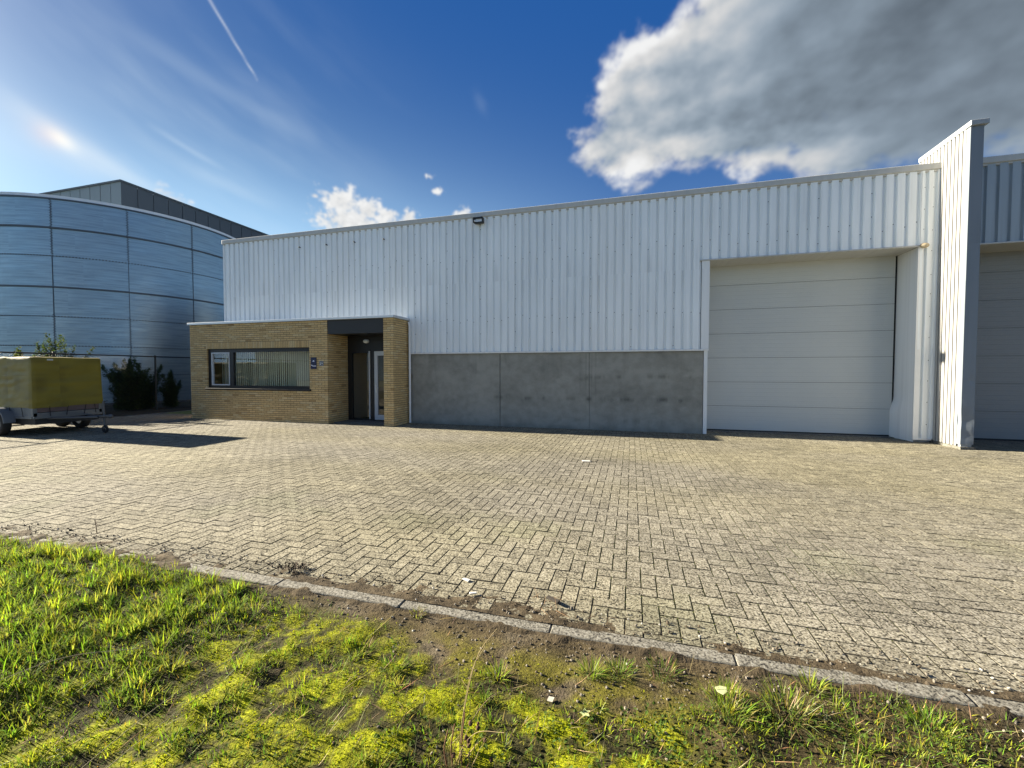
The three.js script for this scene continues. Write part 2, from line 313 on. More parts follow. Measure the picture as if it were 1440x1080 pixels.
// ------------------------------------------------------------------ ground
const KERB0 = 8.64, KERB1 = 8.75;
struct('ground', metric(new THREE.PlaneGeometry(600, 600).rotateX(-Math.PI / 2).translate(0, -0.09, 0)), M.lawn);
struct('road', bx(-120, 120, -0.085, -0.05, 17, 24), M.asphalt);
const inBuilding = (x, z) => z < 0.02 && !(x > 1.75 && x < 5.9 && z > -0.75) && !(x > 6.9 && x < 11.4 && z > -0.75) || (x > -13.7 && x < -6.34 && z < 0.85 && !(x > -8.46 && x < -6.63 && z > -0.04)) || (x > 6.25 && x < 6.47 && z < 0.83);
{
  const paving = new THREE.Group(); paving.name = 'paving'; paving.userData = { kind: 'structure' }; scene.add(paving);
  mesh('joint_bed', metric(new THREE.BoxGeometry(32.5, 0.06, 14).translate(-16.5 + 16.25, -0.0372, 1.64)), M.bed, paving);
  const U = 0.1057, X0 = -0.342, Z0 = 8.16, GAP = 0.0075, CH = 0.0022, list = [];
  seed(11);
  for (let j = Math.floor((-1 - Z0) / U); Z0 + j * U < KERB0; j++) for (let i = Math.floor((-16.5 - X0) / U); X0 + i * U < 16; i++) {
    const k = mod(i - j, 4);
    if (k !== 0 && k !== 3) continue;
    const x0 = X0 + i * U + GAP / 2, z0 = Z0 + j * U + GAP / 2, x1 = x0 + (k === 0 ? 2 : 1) * U - GAP;
    let z1 = z0 + (k === 3 ? 2 : 1) * U - GAP;
    if (z1 > KERB0 - 0.005) z1 = KERB0 - 0.005;
    if (z1 - z0 < 0.03) continue;
    const cx = (x0 + x1) / 2, cz = (z0 + z1) / 2;
    if (inBuilding(cx, cz) || cx < -16.45) continue;
    list.push({ x0, x1, z0, z1, cx, cz, d: (cx - 0) ** 2 + (cz - 11.15) ** 2 });
  }
  const A = Math.cos(degToRad(15.84)), B = Math.sin(degToRad(15.84));
  for (const p of list) { const f = -(p.cz - 11.15) * A - p.cx * B, s = p.cx * A - (p.cz - 11.15) * B; p.seen = f > 0.3 && Math.abs(s / f) < 1.2 && 1.55 / f < 0.94 ? f : 1e9; }
  list.sort((a, b) => a.seen - b.seen);
  const tone = (x, z) => {
    const patch = fbm(x * 0.55, z * 0.8, 2.5, 4), stain = fbm(x * 0.22, z * 0.5, 7.5, 3);
    let b = 1 + rr(-0.1, 0.1) + 0.34 * patch - 0.1 * ss(0.12, 0.4, fbm((x + z * 0.55) * 0.9, (z - x * 0.3) * 0.16, 11, 3)); if (rnd() < 0.04) b *= 0.84; if (rnd() < 0.04) b *= 1.14;
    const warm = clamp(0.5 + stain * 1.6 + 0.25 * ss(-3, -9, x), 0, 1), mossy = ss(0.1, 0.4, fbm(x * 0.8 + 9, z * 0.9, 4, 3)) * ss(4.5, 7, z);
    b *= 1 - 0.16 * ss(8.35, 8.62, z);
    return [b * lerp(1.0, 1.07, warm) * (1 - 0.06 * mossy), b * lerp(0.965, 1.015, warm) * (1 - 0.03 * mossy), b * lerp(0.95, 0.86, warm) * (1 - 0.1 * mossy)];
  };
  function paver(s, p) {                        // five visible sides with a chamfered rim
    const col = tone(p.cx, p.cz), h = rr(-0.0022, 0.0022), tx = rr(-0.008, 0.008), tz = rr(-0.008, 0.008), y = (x, z) => h + (x - p.cx) * tx + (z - p.cz) * tz;
    const sk = rr(-0.0012, 0.0012), du = rnd() * 3, dv = rnd() * 3;
    const top = [[p.x0 + CH, p.z0 + CH + sk], [p.x1 - CH, p.z0 + CH - sk], [p.x1 - CH, p.z1 - CH - sk], [p.x0 + CH, p.z1 - CH + sk]].map(([x, z]) => V(x, y(x, z), z));
    const rim = [[p.x0, p.z0 + sk], [p.x1, p.z0 - sk], [p.x1, p.z1 - sk], [p.x0, p.z1 + sk]].map(([x, z]) => V(x, y(x, z) - CH, z)), low = rim.map((v) => V(v.x, -0.04, v.z));
    const uv = (v, o = 0) => [v.x + du + o, v.z + dv + o], n = V(tx * -1, 1, -tz).normalize();
    s.quad(top[3], top[2], top[1], top[0], n, col, [uv(top[3]), uv(top[2]), uv(top[1]), uv(top[0])]);
    const dirs = [V(0, 0, -1), V(1, 0, 0), V(0, 0, 1), V(-1, 0, 0)];
    for (let k = 0; k < 4; k++) {
      const a = k, b = (k + 1) % 4, nn = dirs[k].clone().add(V(0, 1, 0)).normalize();
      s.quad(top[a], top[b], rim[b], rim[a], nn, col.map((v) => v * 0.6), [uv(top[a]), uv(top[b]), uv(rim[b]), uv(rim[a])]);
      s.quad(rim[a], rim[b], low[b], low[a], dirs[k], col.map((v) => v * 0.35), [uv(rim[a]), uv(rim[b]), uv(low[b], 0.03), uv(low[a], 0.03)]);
    }
  }
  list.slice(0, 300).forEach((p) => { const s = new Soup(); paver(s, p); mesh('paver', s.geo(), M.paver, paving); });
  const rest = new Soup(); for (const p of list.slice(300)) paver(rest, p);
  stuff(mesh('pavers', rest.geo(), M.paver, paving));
  // concrete sill in front of the doors and under the porch
  struct('door_sill', bx(1.78, 5.88, -0.02, 0.012, -0.95, -0.5), M.slab, paving);
}
{
  const kerb = new THREE.Group(); kerb.name = 'kerb'; kerb.userData = { kind: 'structure' }; scene.add(kerb);
  seed(21);
  for (let x = -16.5, k = 0; x < 16; x += 1.003, k++) { const g = rb(x + 0.0015, x + (Math.abs(x - 0.05) < 0.4 ? 0.985 : 1.001), -0.2, 0.002 + rr(-0.004, 0.005), KERB0, KERB1 - 0.008, 0.01); g.translate(0, 0, rr(-0.005, 0.005)); mesh('kerb_stone', g, M.kerb, kerb); }
  for (let z = 8.5; z > -6; z -= 1.003) mesh('kerb_stone', rb(-16.6, -16.5, -0.2, rr(0.0, 0.012), z - 0.995, z, 0.008), M.kerb, kerb);
}

// ------------------------------------------------------------------ the verge: soil, moss, gravel
const bareW = [[-12, 0.0], [-2.7, 0.0], [-2.2, 0.09], [-1.6, 0.2], [-0.9, 0.4], [-0.3, 0.46], [0.2, 0.4], [0.5, 0.2], [0.9, 0.1], [1.3, 0.06], [1.8, 0.12], [4, 0.2]];
const vmask = (x, z) => {
  const dk = z - KERB1, n = fbm(x * 2.2, z * 2.2, 1.1, 4), n2 = fbm(x * 5.5, z * 5.5, 4.1, 3);
  const bw = interp(bareW, x), bare = ss(bw + 0.14, bw - 0.1, dk + n * 0.22);
  const lush = ss(-2.05, -2.75, x + n * 0.8 + 0.3 * ss(0.7, 1.4, dk)) * (1 - bare);
  const right = ss(0.1, 0.45, x + n * 0.5) * (1 - bare);
  const moss = (1 - bare * 0.9) * (1 - lush * 0.6) * (1 - right * 0.65) * ss(-0.16, 0.16, n2 * 0.8 + n * 0.35 + 0.75 * fbm(x * 12, z * 12, 6.2, 3) + 0.0) * ss(0.05, 0.35, dk);
  return { dk, n, n2, bare, lush, right, moss };
};
const vheight = (x, z) => { const { dk, n, n2, bare, lush, right } = vmask(x, z), e = ss(-0.02, 0.25, dk); return -0.008 - 0.022 * ss(-0.01, 0.16, dk) + (0.05 * n + 0.022 * n2) * e * (1 - 0.55 * bare) + 0.035 * lush * ss(-0.1, 0.3, dk) + 0.03 * ss(-2.9, -3.8, x) * ss(-0.12, 0.05, dk) + 0.015 * right * ss(0.05, 0.3, dk) + 0.004 * fbm(x * 23, z * 23, 5, 3) * e - 0.004; };
{
  const strip = (x0, x1, z0, z1, nx, nz, name, drop = 0) => {
    const g = new THREE.PlaneGeometry(x1 - x0, z1 - z0, nx, nz).rotateX(-Math.PI / 2).translate((x0 + x1) / 2, 0, (z0 + z1) / 2), p = g.attributes.position, col = new Float32Array(p.count * 3), uv = new Float32Array(p.count * 2);
    for (let i = 0; i < p.count; i++) {
      const x = p.getX(i), z = p.getZ(i), m = vmask(x, z);
      p.setY(i, vheight(x, z) - drop);
      const grav = ss(0.0, 0.3, fbm(x * 3 + 4, z * 3, 8, 3)) * m.bare;
      let c = [0.066, 0.052, 0.029];
      const mix = (t, k) => { c = c.map((v, q) => lerp(v, t[q], clamp(k, 0, 1))); };
      mix([0.1, 0.085, 0.062], grav * 0.8);
      mix([0.085, 0.078, 0.01], ss(-0.2, 0.2, m.n2 + 0.1) * m.bare * ss(0.05, 0.25, m.dk) * 0.85);
      mix([0.026, 0.026, 0.008], (1 - m.bare) * 0.92);
      mix([0.185, 0.205, 0.003], m.moss * 0.95);
      mix([0.024, 0.024, 0.009], m.lush * 0.85);
      mix([0.05, 0.038, 0.02], m.right * 0.7);
      mix([0.03, 0.025, 0.014], ss(0.1, 0.4, fbm(x * 6, z * 6, 2, 3)) * 0.75 * (1 - m.bare));
      col.set(c.map((v) => v * 1.35), i * 3); uv[2 * i] = x; uv[2 * i + 1] = z;
    }
    g.setAttribute('color', new THREE.BufferAttribute(col, 3)); g.setAttribute('uv', new THREE.BufferAttribute(uv, 2)); g.computeVertexNormals();
    return struct(name, g, M.soil);
  };
  strip(-7, 4, KERB1 - 0.01, 11.4, 520, 126, 'verge');
  strip(-17, 17, 11.35, 17.0, 136, 24, 'verge', 0.02); strip(-17, -6.95, KERB1 - 0.01, 11.4, 100, 40, 'verge', 0.012); strip(3.95, 17, KERB1 - 0.01, 11.4, 120, 40, 'verge', 0.012);
  // soil washed over the edge of the paving
  const spill = (x0, x1, z0, z1, hgt, sd2, hump = 0) => {
    const g = new THREE.PlaneGeometry(x1 - x0, z1 - z0, Math.round((x1 - x0) * 70), Math.round((z1 - z0) * 70)).rotateX(-Math.PI / 2).translate((x0 + x1) / 2, 0, (z0 + z1) / 2), p = g.attributes.position, col = new Float32Array(p.count * 3), uv = new Float32Array(p.count * 2);
    for (let i = 0; i < p.count; i++) {
      const x = p.getX(i), z = p.getZ(i), u = (x - x0) / (x1 - x0), v = (z - z0) / (z1 - z0), n = fbm(x * 6, z * 9, sd2, 4), ends = ss(0, 0.2, u) * ss(1, 0.8, u);
      p.setY(i, hgt * (ends * ss(0.0, 0.95, v + n * 0.6) * (0.7 + 0.8 * n) - 0.4) + 0.0025 * noise(x * 40, z * 40, 3) - hump * (0.012 * ss(0.3, 0, v) + 0.055 * ss(0.45, 1, v)));
      const w = 0.7 + 0.7 * (n + 0.5); col.set([0.078 * w, 0.062 * w, 0.04 * w], i * 3); uv[2 * i] = x; uv[2 * i + 1] = z;
    }
    g.setAttribute('color', new THREE.BufferAttribute(col, 3)); g.setAttribute('uv', new THREE.BufferAttribute(uv, 2)); g.computeVertexNormals();
    const m = stuff(mesh('soil_spill', g, M.soil, scene)); return m;
  };
  spill(-2.9, 0.2, 8.4, 8.66, 0.017, 3); spill(0.3, 1.6, 8.5, 8.66, 0.013, 5); spill(-7, -2.6, 8.4, 8.8, 0.03, 7); spill(1.4, 2.4, 8.54, 8.66, 0.012, 9);
  spill(-2.75, -0.9, 8.65, 8.84, 0.03, 13, 1); spill(-1.1, 0.5, 8.66, 8.84, 0.027, 17, 1); spill(0.3, 2.6, 8.65, 8.84, 0.03, 19, 1);
  // bed beyond the paving on the left
  const bed = metric(new THREE.PlaneGeometry(10, 20, 60, 120).rotateX(-Math.PI / 2).translate(-21.6, -0.01, 0)), bp = bed.attributes.position, bc = new Float32Array(bp.count * 3);
  for (let i = 0; i < bp.count; i++) { const n = fbm(bp.getX(i) * 0.9, bp.getZ(i) * 0.9, 3, 4); bp.setY(i, 0.02 + n * 0.06); bc.set([0.06 + n * 0.03, 0.05 + n * 0.025, 0.03 + n * 0.01], i * 3); }
  bed.setAttribute('color', new THREE.BufferAttribute(bc, 3)); bed.computeVertexNormals(); struct('planting_bed', bed, M.soil);
}

// ------------------------------------------------------------------ the white hall
const PH = -6.1, DOORX0 = 1.79, DOORX1 = 5.88, LINT = 4.19, ROOF = 5.92;
function capTrim(parent, x0, x1, name = 'roof_trim') { mesh(name, [rb(x0, x1, ROOF - 0.13, ROOF, -0.32, 0.075, 0.012), bx(x0, x1, ROOF - 0.17, ROOF - 0.13, -0.01, 0.045)], M.trim, parent); }
function sectionalDoor(parent, x0, x1, z, mat = M.door) {
  const d = new THREE.Group(); d.name = 'sectional_door'; parent.add(d);
  let y = 0.035;
  for (let k = 0; k < 7; k++) { const h = k === 6 ? 0.52 : 0.612; mesh('door_panel', [bx(x0, x1, y + 0.005, y + h - 0.004, z - 0.045, z - 0.006), metric(ribbed(y + 0.004, y + h - 0.004, -x1, -x0, { phase: y + 0.05, pitch: 0.102, valley: 0.003, slope: 0.003, depth: 0.0022 }).rotateZ(Math.PI / 2).translate(0, 0, z - 0.0022))], mat, d); y += h; }
  mesh('panel_joint', bx(x0 + 0.01, x1 - 0.01, 0.03, y - 0.02, z - 0.055, z - 0.02), M.seam, d);
  mesh('rubber_seal', bx(x0, x1, 0.006, 0.04, z - 0.05, z + 0.006), M.rubber, d);
  return d;
}
{
  const hall = thing('industrial_hall', 'long white ribbed-steel hall with grey concrete base and one large pale overhead door', 'industrial building');
  // the body behind the cladding, with the doorway left open
  mesh('wall', [bx(-13.2, -6.33, 3.0, ROOF - 0.15, -24, -0.15), bx(-13.2, -6.33, -0.1, 3.0, -24, -3.2), bx(-6.33, DOORX0 - 0.02, -0.1, ROOF - 0.15, -24, -0.15), bx(DOORX1 + 0.02, 6.2, -0.1, ROOF - 0.15, -24, -0.15), bx(DOORX0 - 0.02, DOORX1 + 0.02, LINT + 0.1, ROOF - 0.15, -24, -0.15), bx(DOORX0 - 0.02, DOORX1 + 0.02, -0.1, LINT + 0.1, -24, -1.0),
    bx(-6.33, DOORX0 - 0.02, 2.0, ROOF - 0.15, -0.15, -0.012), bx(-13.2, -6.33, 3.0, ROOF - 0.15, -0.15, -0.012), bx(DOORX1 + 0.02, 6.2, -0.1, ROOF - 0.15, -0.15, -0.012), bx(DOORX0 - 0.02, DOORX1 + 0.02, LINT + 0.1, ROOF - 0.15, -0.15, -0.012)], M.greyTrim, hall);
  mesh('roof', bx(-13.2, 6.2, ROOF - 0.15, ROOF - 0.1, -24, -0.2), M.greyTrim, hall);
  capTrim(hall, -13.28, 6.24);
  // sheets of five ribs each
  const edges = [-13.24]; for (let k = Math.ceil((-13.2 - PH) / 1.0125); PH + k * 1.0125 < 6.2; k++) edges.push(PH + k * 1.0125); edges.push(6.22);
  const cuts = [...new Set([...edges, -6.33, 1.6, 5.9])].sort((a, b) => a - b);
  for (let k = 1; k < cuts.length; k++) {
    const a = cuts[k - 1], b = cuts[k]; if (b - a < 0.02) continue;
    const mid = (a + b) / 2, z = (k % 2) * 0.0015;
    if (mid > 5.9) { for (const [y0, y1, dz] of [[0.085, 2.02, 0], [2.0, 4.22, 0.0025], [4.2, ROOF - 0.14, 0.005]]) mesh('cladding_sheet', ribbed(a, b, y0, y1, { phase: 5.985, pitch: 0.15 }).translate(0, 0, dz), M.cladding, hall); }
    else mesh('cladding_sheet', ribbed(a, b, mid > 1.6 ? LINT + 0.02 : mid < -6.33 ? 3.03 : 2.075, ROOF - 0.14, { phase: PH }).translate(0, 0, z), [M.cladding, M.claddingB, M.cladding, M.claddingC][Math.floor(hash2(k, 3, 5) * 4)], hall);
  }
  mesh('corner_trim', [bx(-13.27, -13.235, 0, ROOF - 0.14, -0.2, 0.045)], M.whiteTrim, hall);
  // fixings in the valleys
  const sc = [], dot = (x, y, z = 0.003) => sc.push(new THREE.CylinderGeometry(0.009, 0.0105, 0.008, 6).rotateX(Math.PI / 2).translate(x, y, z));
  seed(31);
  for (let k = Math.ceil((-13.2 - PH) / 0.2025); PH + k * 0.2025 < 5.88; k++) {
    const x = PH + k * 0.2025, y0 = x > 1.6 ? LINT + 0.05 : x < -6.33 ? 3.1 : 2.12, lap = mod(k, 5) === 0;
    for (const y of lap ? [2.12, 2.6, 3.05, 3.5, 3.95, 4.45, 4.95, 5.45] : mod(k, 2) ? [2.95, 4.75] : [3.0, 4.6]) if (y > y0 - 0.01) dot(x + rr(-0.008, 0.008), y + rr(-0.06, 0.06));
  }
  for (const x of [5.985, 6.135]) for (let y = 0.4; y < 5.6; y += 0.46) dot(x - 0.012, y + rr(-0.03, 0.03), 0.008);
  stuff(mesh('fixing_screws', sc, M.screw, hall));
  // base
  for (const [a, b] of [[-6.3, -3.518], [-3.502, -1.052], [-1.048, 1.68]]) {
    const g = rb(a, b, -0.1, 2.02, -0.15, 0, 0.006), uv = g.attributes.uv; for (let i = 0; i < uv.count; i++) uv.setX(i, uv.getX(i) + 6.2);
    mesh('concrete_panel', g, M.concrete, hall);
  }
  mesh('drip_flashing', [rb(-6.3, 1.79, 2.045, 2.072, -0.02, 0.062, 0.004), bx(-6.3, 1.79, 2.03, 2.045, 0.05, 0.058)], M.whiteTrim, hall);
  // doorway trims
  mesh('jamb_trim', [rb(1.615, 1.79, 2.075, LINT, -0.02, 0.045, 0.004), bx(1.76, 1.79, 2.072, LINT, -0.72, -0.02)], M.whiteTrim, hall);
  mesh('jamb_trim', [rb(1.69, 1.775, 0.0, 2.044, -0.16, 0.012, 0.004), bx(1.75, 1.79, 0, 2.06, -0.72, -0.16)], M.whiteTrim, hall);
  const rev = new THREE.PlaneGeometry(0.745, LINT, 4, 48).rotateY(-Math.PI / 2).translate(5.885, LINT / 2, -0.337), rp = rev.attributes.position;
  for (let i = 0; i < rp.count; i++) rp.setX(i, rp.getX(i) - 0.075 * ss(0.95, 0.6, rp.getY(i)) * ss(-0.1, -0.6, rp.getZ(i)));
  rev.computeVertexNormals();
  mesh('jamb_trim', rev, M.whiteTrim, hall).userData.label = 'white door reveal bent outwards near the ground';
  mesh('jamb_trim', bx(5.87, 5.965, 0.05, LINT, 0.0355, 0.048), M.whiteTrim, hall);
  mesh('lintel_trim', [rb(1.58, 5.92, LINT, LINT + 0.03, -0.02, 0.07, 0.005), bx(1.79, 5.885, LINT + 0.002, LINT + 0.02, -0.75, -0.02)], M.trim, hall);
  sectionalDoor(hall, 1.8, 5.845, -0.7);
  mesh('door_track', bx(5.83, 5.88, 0, LINT, -0.76, -0.72), M.rubber, hall);
  mesh('base_trim', bx(5.87, 6.2, 0.05, 0.085, -0.02, 0.05), M.whiteTrim, hall);
  // four small hooks where a sign once hung
  for (const x of [-10.1, -9.09, -8.09, -7.08]) mesh('hook', [bar(V(x, 5.43, 0), V(x, 5.43, 0.1), 0.014), new THREE.SphereGeometry(0.022, 8, 6).translate(x, 5.43, 0.1)], M.black, hall);
  mesh('sensor_knob', [new THREE.SphereGeometry(0.055, 12, 8).scale(1.5, 1, 1).translate(5.95, 4.2, 0.1), bar(V(5.9, 4.2, 0.06), V(5.9, 4.2, 0.1), 0.02)], std([0.4, 0.33, 0.22], 0.7), hall);
}
{
  const wing = thing('wing_wall', 'tall narrow sunlit fin wall of white ribbed sheet standing between two overhead doors', 'wall');
  const X0 = 6.245, X1 = 6.42, ZF = 0.83, TOP = 6.27;
  mesh('core', bx(X0 + 0.004, X1, 0, TOP, -0.62, ZF - 0.03), M.greyTrim, wing);
  const face = (y0, y1, dx) => ribbed(-0.6, ZF - 0.1, y0, y1, { phase: 0.03, pitch: 0.104, valley: 0.034, slope: 0.0015, depth: 0.028 }).rotateY(-Math.PI / 2).translate(X0 - dx, 0, 0);
  for (const [y0, y1, dx] of [[0.06, 2.02, 0], [2.0, 4.02, 0.002], [4.0, TOP - 0.04, 0.004]]) mesh('cladding_sheet', face(y0, y1, dx), M.finSheet, wing);
  // folded corner sheets, dented low down
  const corner = (y0, y1, ny, proud, mat, dent) => {
    const pos = [], idx = [], prof = [[X0 - 0.026, ZF - 0.11], [X0 - 0.026, ZF - 0.055], [X0 - 0.026, ZF - 0.006], [X0 - 0.02, ZF], [X0 + 0.05, ZF], [X0 + 0.09, ZF], [X0 + 0.14, ZF], [X1 + 0.005, ZF], [X1 + 0.011, ZF - 0.006], [X1 + 0.011, ZF - 0.1]];
    for (let j = 0; j <= ny; j++) for (const [x, z] of prof) {
      const y = lerp(y0, y1, j / ny); let dx = 0, dz = 0;
      if (dent) { const e = ss(0.35, 0, Math.hypot(x - X0, (z - ZF)) ) , q = Math.exp(-(((y - 0.55) / 0.16) ** 2)), q2 = Math.exp(-(((y - 0.25) / 0.12) ** 2)); dx = 0.022 * e * q + 0.012 * e * q2; dz = -0.02 * e * q - 0.01 * e * q2 + 0.004 * noise(x * 9, y * 5, 2) * ss(1.6, 0.6, y) - 0.012 * Math.exp(-(((y - 1.35) / 0.07) ** 2) - (((x - X1 + 0.05) / 0.05) ** 2)); }
      pos.push(x - (x < X0 ? proud : 0) + dx, y, z + (z >= ZF - 0.007 ? proud : 0) + dz);
    }
    const n = prof.length; for (let j = 0; j < ny; j++) for (let i = 0; i < n - 1; i++) { const a = j * n + i; idx.push(a, a + 1, a + n, a + 1, a + n + 1, a + n); }
    const g = new THREE.BufferGeometry(); g.setAttribute('position', new THREE.Float32BufferAttribute(pos, 3)); g.setIndex(idx);
    const h = g.toNonIndexed(); h.computeVertexNormals(); return metric(h);
  };
  mesh('corner_trim', corner(3.26, TOP - 0.04, 4, 0, M.greyTrim, false), M.darkTrim, wing);
  mesh('corner_trim', corner(0.1, 3.28, 56, 0.004, M.greyTrim, true), M.darkTrim, wing).userData.label = 'lower corner sheet with dents near the ground';
  mesh('cap', [rb(X0 - 0.05, X1 + 0.06, TOP - 0.04, TOP + 0.06, -0.66, ZF + 0.05, 0.012)], M.greyTrim, wing);
  mesh('end_sheet', bx(X0 - 0.03, X1 + 0.02, ROOF, TOP - 0.04, -0.65, -0.62), M.greyTrim, wing);
  mesh('base_plate', bx(X0 - 0.02, X1 + 0.03, -0.02, 0.05, 0.03, ZF + 0.015), M.slab, wing);
}
{
  const hall2 = thing('industrial_hall', 'neighbouring ribbed-steel hall right of the fin wall, its closed overhead door in shade', 'industrial building');
  mesh('wall', [bx(6.425, 24, LINT - 0.03, ROOF - 0.15, -24, -0.012), bx(6.425, 6.9, -0.1, LINT - 0.03, -24, -0.012), bx(11.4, 24, -0.1, LINT - 0.03, -24, -0.012), bx(6.9, 11.4, -0.1, LINT - 0.03, -24, -1.0)], M.greyTrim, hall2);
  mesh('roof', bx(6.5, 24, ROOF - 0.15, ROOF - 0.1, -24, -0.2), M.greyTrim, hall2);
  capTrim(hall2, 6.435, 24);
  for (let k = 0; k < 5; k++) mesh('cladding_sheet', ribbed(k ? 6.49 + k * 1.0125 : 6.435, 6.49 + (k + 1) * 1.0125, LINT - 0.01, ROOF - 0.14, { phase: 6.55 }), M.shadedSheet, hall2);
  mesh('cladding_sheet', ribbed(11.5525, 24, 0.08, ROOF - 0.14, { phase: 6.55 }), M.shadedSheet, hall2);
  mesh('lintel_trim', [rb(6.435, 11.42, LINT - 0.045, LINT - 0.012, -0.02, 0.07, 0.005), bx(6.9, 11.4, LINT - 0.05, LINT - 0.032, -0.75, -0.02)], M.trim, hall2);
  mesh('jamb_trim', [bx(6.86, 6.9, 0, LINT - 0.05, -0.75, 0.03)], M.whiteTrim, hall2);
  sectionalDoor(hall2, 6.9, 11.4, -0.7, M.shadedDoor);
}

// ------------------------------------------------------------------ the brick office
const BX0 = -13.73, BX1 = -6.32, BZ = 0.87, BTOP = 3.0, OP0 = -8.47, OP1 = -6.62;
{
  const office = thing('brick_office', 'low flat-roofed yellow brick office with wide dark-framed window and recessed entrance', 'office building');
  const W0 = -13.04, W1 = -9.1, WY0 = 0.95, WY1 = 2.23, SK = 0.006;
  const F = BZ - SK;
  mesh('wall', [bx(BX0 + SK, OP0 - SK, -0.1, WY0, F - 0.24, F), bx(BX0 + SK, OP0 - SK, WY1, BTOP, F - 0.24, F), bx(BX0 + SK, W0 - SK, WY0, WY1, F - 0.24, F), bx(W1 + SK, OP0 - SK, WY0, WY1, F - 0.24, F),
    bx(BX0 + SK, BX0 + 0.24, -0.1, BTOP, -3.5, F - 0.24), bx(OP0 - 0.24, OP0 - SK, -0.1, BTOP, -0.3, F - 0.24), bx(OP1 + SK, BX1 - SK, -0.1, BTOP, 0.02, F)], M.mortar, office);
  mesh('inner_wall', [bx(BX0 + 0.24, OP0 - 0.24, -0.03, 2.7, -3.0, -2.9), bx(OP0 - 0.24, OP0 - 0.12, -0.03, 2.7, -2.9, -0.3)], M.plaster, office);
  mesh('floor', bx(BX0 + 0.24, OP1, -0.1, -0.035, -3.0, 0.6), M.carpet, office);
  mesh('ceiling', bx(BX0 + 0.24, BX1 - 0.06, 2.7, 2.76, -3.15, 0.6), M.plaster, office);
  mesh('roof', bx(BX0 + 0.02, BX1 - 0.02, BTOP - 0.02, BTOP + 0.03, -0.3, BZ - 0.02), M.greyTrim, office);
  // bricks
  const PX = 0.222, PY = 0.0625, BH = 0.0505, BL = 0.211;
  seed(41);
  const tone = () => { const k = rr(0.92, 1.13), q = rnd(); return q < 0.03 ? [0.46 * k, 0.31 * k, 0.14 * k] : q < 0.22 ? [0.68 * k, 0.53 * k, 0.29 * k] : [0.64 * k, 0.46 * k, 0.22 * k]; };
  const many = [], single = [];
  const put = (list, x0, x1, y0, y1, z0, z1) => { const g = bx(x0, x1, y0, y1, z0, z1), c = tone(), n = g.attributes.position.count, a = new Float32Array(n * 3); for (let i = 0; i < n; i++) a.set(c, i * 3); g.setAttribute('color', new THREE.BufferAttribute(a, 3)); const uv = g.attributes.uv, du = rnd(), dv = rnd(); for (let i = 0; i < uv.count; i++) uv.setXY(i, uv.getX(i) + du, uv.getY(i) + dv); list.push(g); };
  const courses = Math.floor(BTOP / PY);
  const runX = (a0, b0, c, holes, list, start) => {             // one course along x on the front
    const y0 = c * PY + 0.006, y1 = y0 + BH, spans = [[a0, b0]];
    for (const [h0, h1, g0, g1] of holes) if (y1 > g0 && y0 < g1) { const s = spans.pop(); spans.push([s[0], h0], [h1, s[1]]); }
    for (const [a, b] of spans) for (let x = start - (c % 2 ? PX / 2 : 0) - 40 * PX; x < b; x += PX) { const l = Math.max(x, a), r = Math.min(x + BL, b); if (r - l > 0.03) put(list, l, r, y0, y1, BZ - 0.05, BZ + rr(-0.0015, 0.0015)); }
  };
  for (let c = 0; c < courses; c++) {
    runX(BX0, OP0, c, [[W0, W1, WY0 - 0.005, WY1 + 0.205]], many, OP0 - BL);
    runX(OP1, BX1, c, [], single, OP1);
    const y0 = c * PY + 0.006, y1 = y0 + BH;
    const runZ = (list, x0, x1, zEnd, top = 9) => { if (y0 > top) return; let l = c % 2 ? 0.1 : BL; for (let z = BZ - 0.05; z > zEnd + 0.02; z -= l + 0.011, l = BL) put(list, x0, x1, y0, y1, Math.max(z - l, zEnd), z); };
    runZ(single, BX1 - 0.05, BX1 + rr(-0.0015, 0.0015), 0.05);
    runZ(many, OP0 - 0.05, OP0, -0.05, 2.59); runZ(many, OP1, OP1 + 0.05, 0.03, 2.59); runZ(many, BX0, BX0 + 0.05, -3.5);
  }
  for (let x = W0 - 0.02; x < W1 + 0.02; x += 0.0625) put(many, x, x + 0.0505, WY1 + 0.004, WY1 + 0.2, BZ - 0.05, BZ);     // soldier course over the window
  const own = single.slice(0, 300);
  for (const g of own) mesh('brick', g, M.bricks, office);
  stuff(mesh('bricks', [...many, ...single.slice(300)], M.bricks, office));
  // roof edge
  mesh('roof_trim', [rb(BX0 - 0.05, BX1 + 0.05, BTOP + 0.005, BTOP + 0.075, BZ - 0.1, BZ + 0.05, 0.006), rb(BX1 - 0.06, BX1 + 0.05, BTOP + 0.005, BTOP + 0.075, 0.04, BZ - 0.1, 0.006), rb(BX0 - 0.05, BX0 + 0.06, BTOP + 0.005, BTOP + 0.075, -0.5, BZ - 0.1, 0.006)], M.aluminium, office);
  // window
  const win = new THREE.Group(); win.name = 'window'; office.add(win);
  const zf = BZ - 0.06;
  mesh('frame', [bx(W0, W0 + 0.13, WY0 + 0.04, WY1, zf - 0.08, zf), bx(W1 - 0.045, W1, WY0 + 0.04, WY1, zf - 0.08, zf), bx(W0 + 0.13, W1 - 0.045, WY1 - 0.11, WY1, zf - 0.08, zf), bx(W0 + 0.13, W1 - 0.045, WY0 + 0.04, WY0 + 0.13, zf - 0.08, zf), bx(-12.17, -12.02, WY0 + 0.13, WY1 - 0.11, zf - 0.08, zf + 0.004)], M.black, win);
  const sx0 = W0 + 0.13, sx1 = -12.17, sy0 = WY0 + 0.13, sy1 = WY1 - 0.11, t = 0.036;
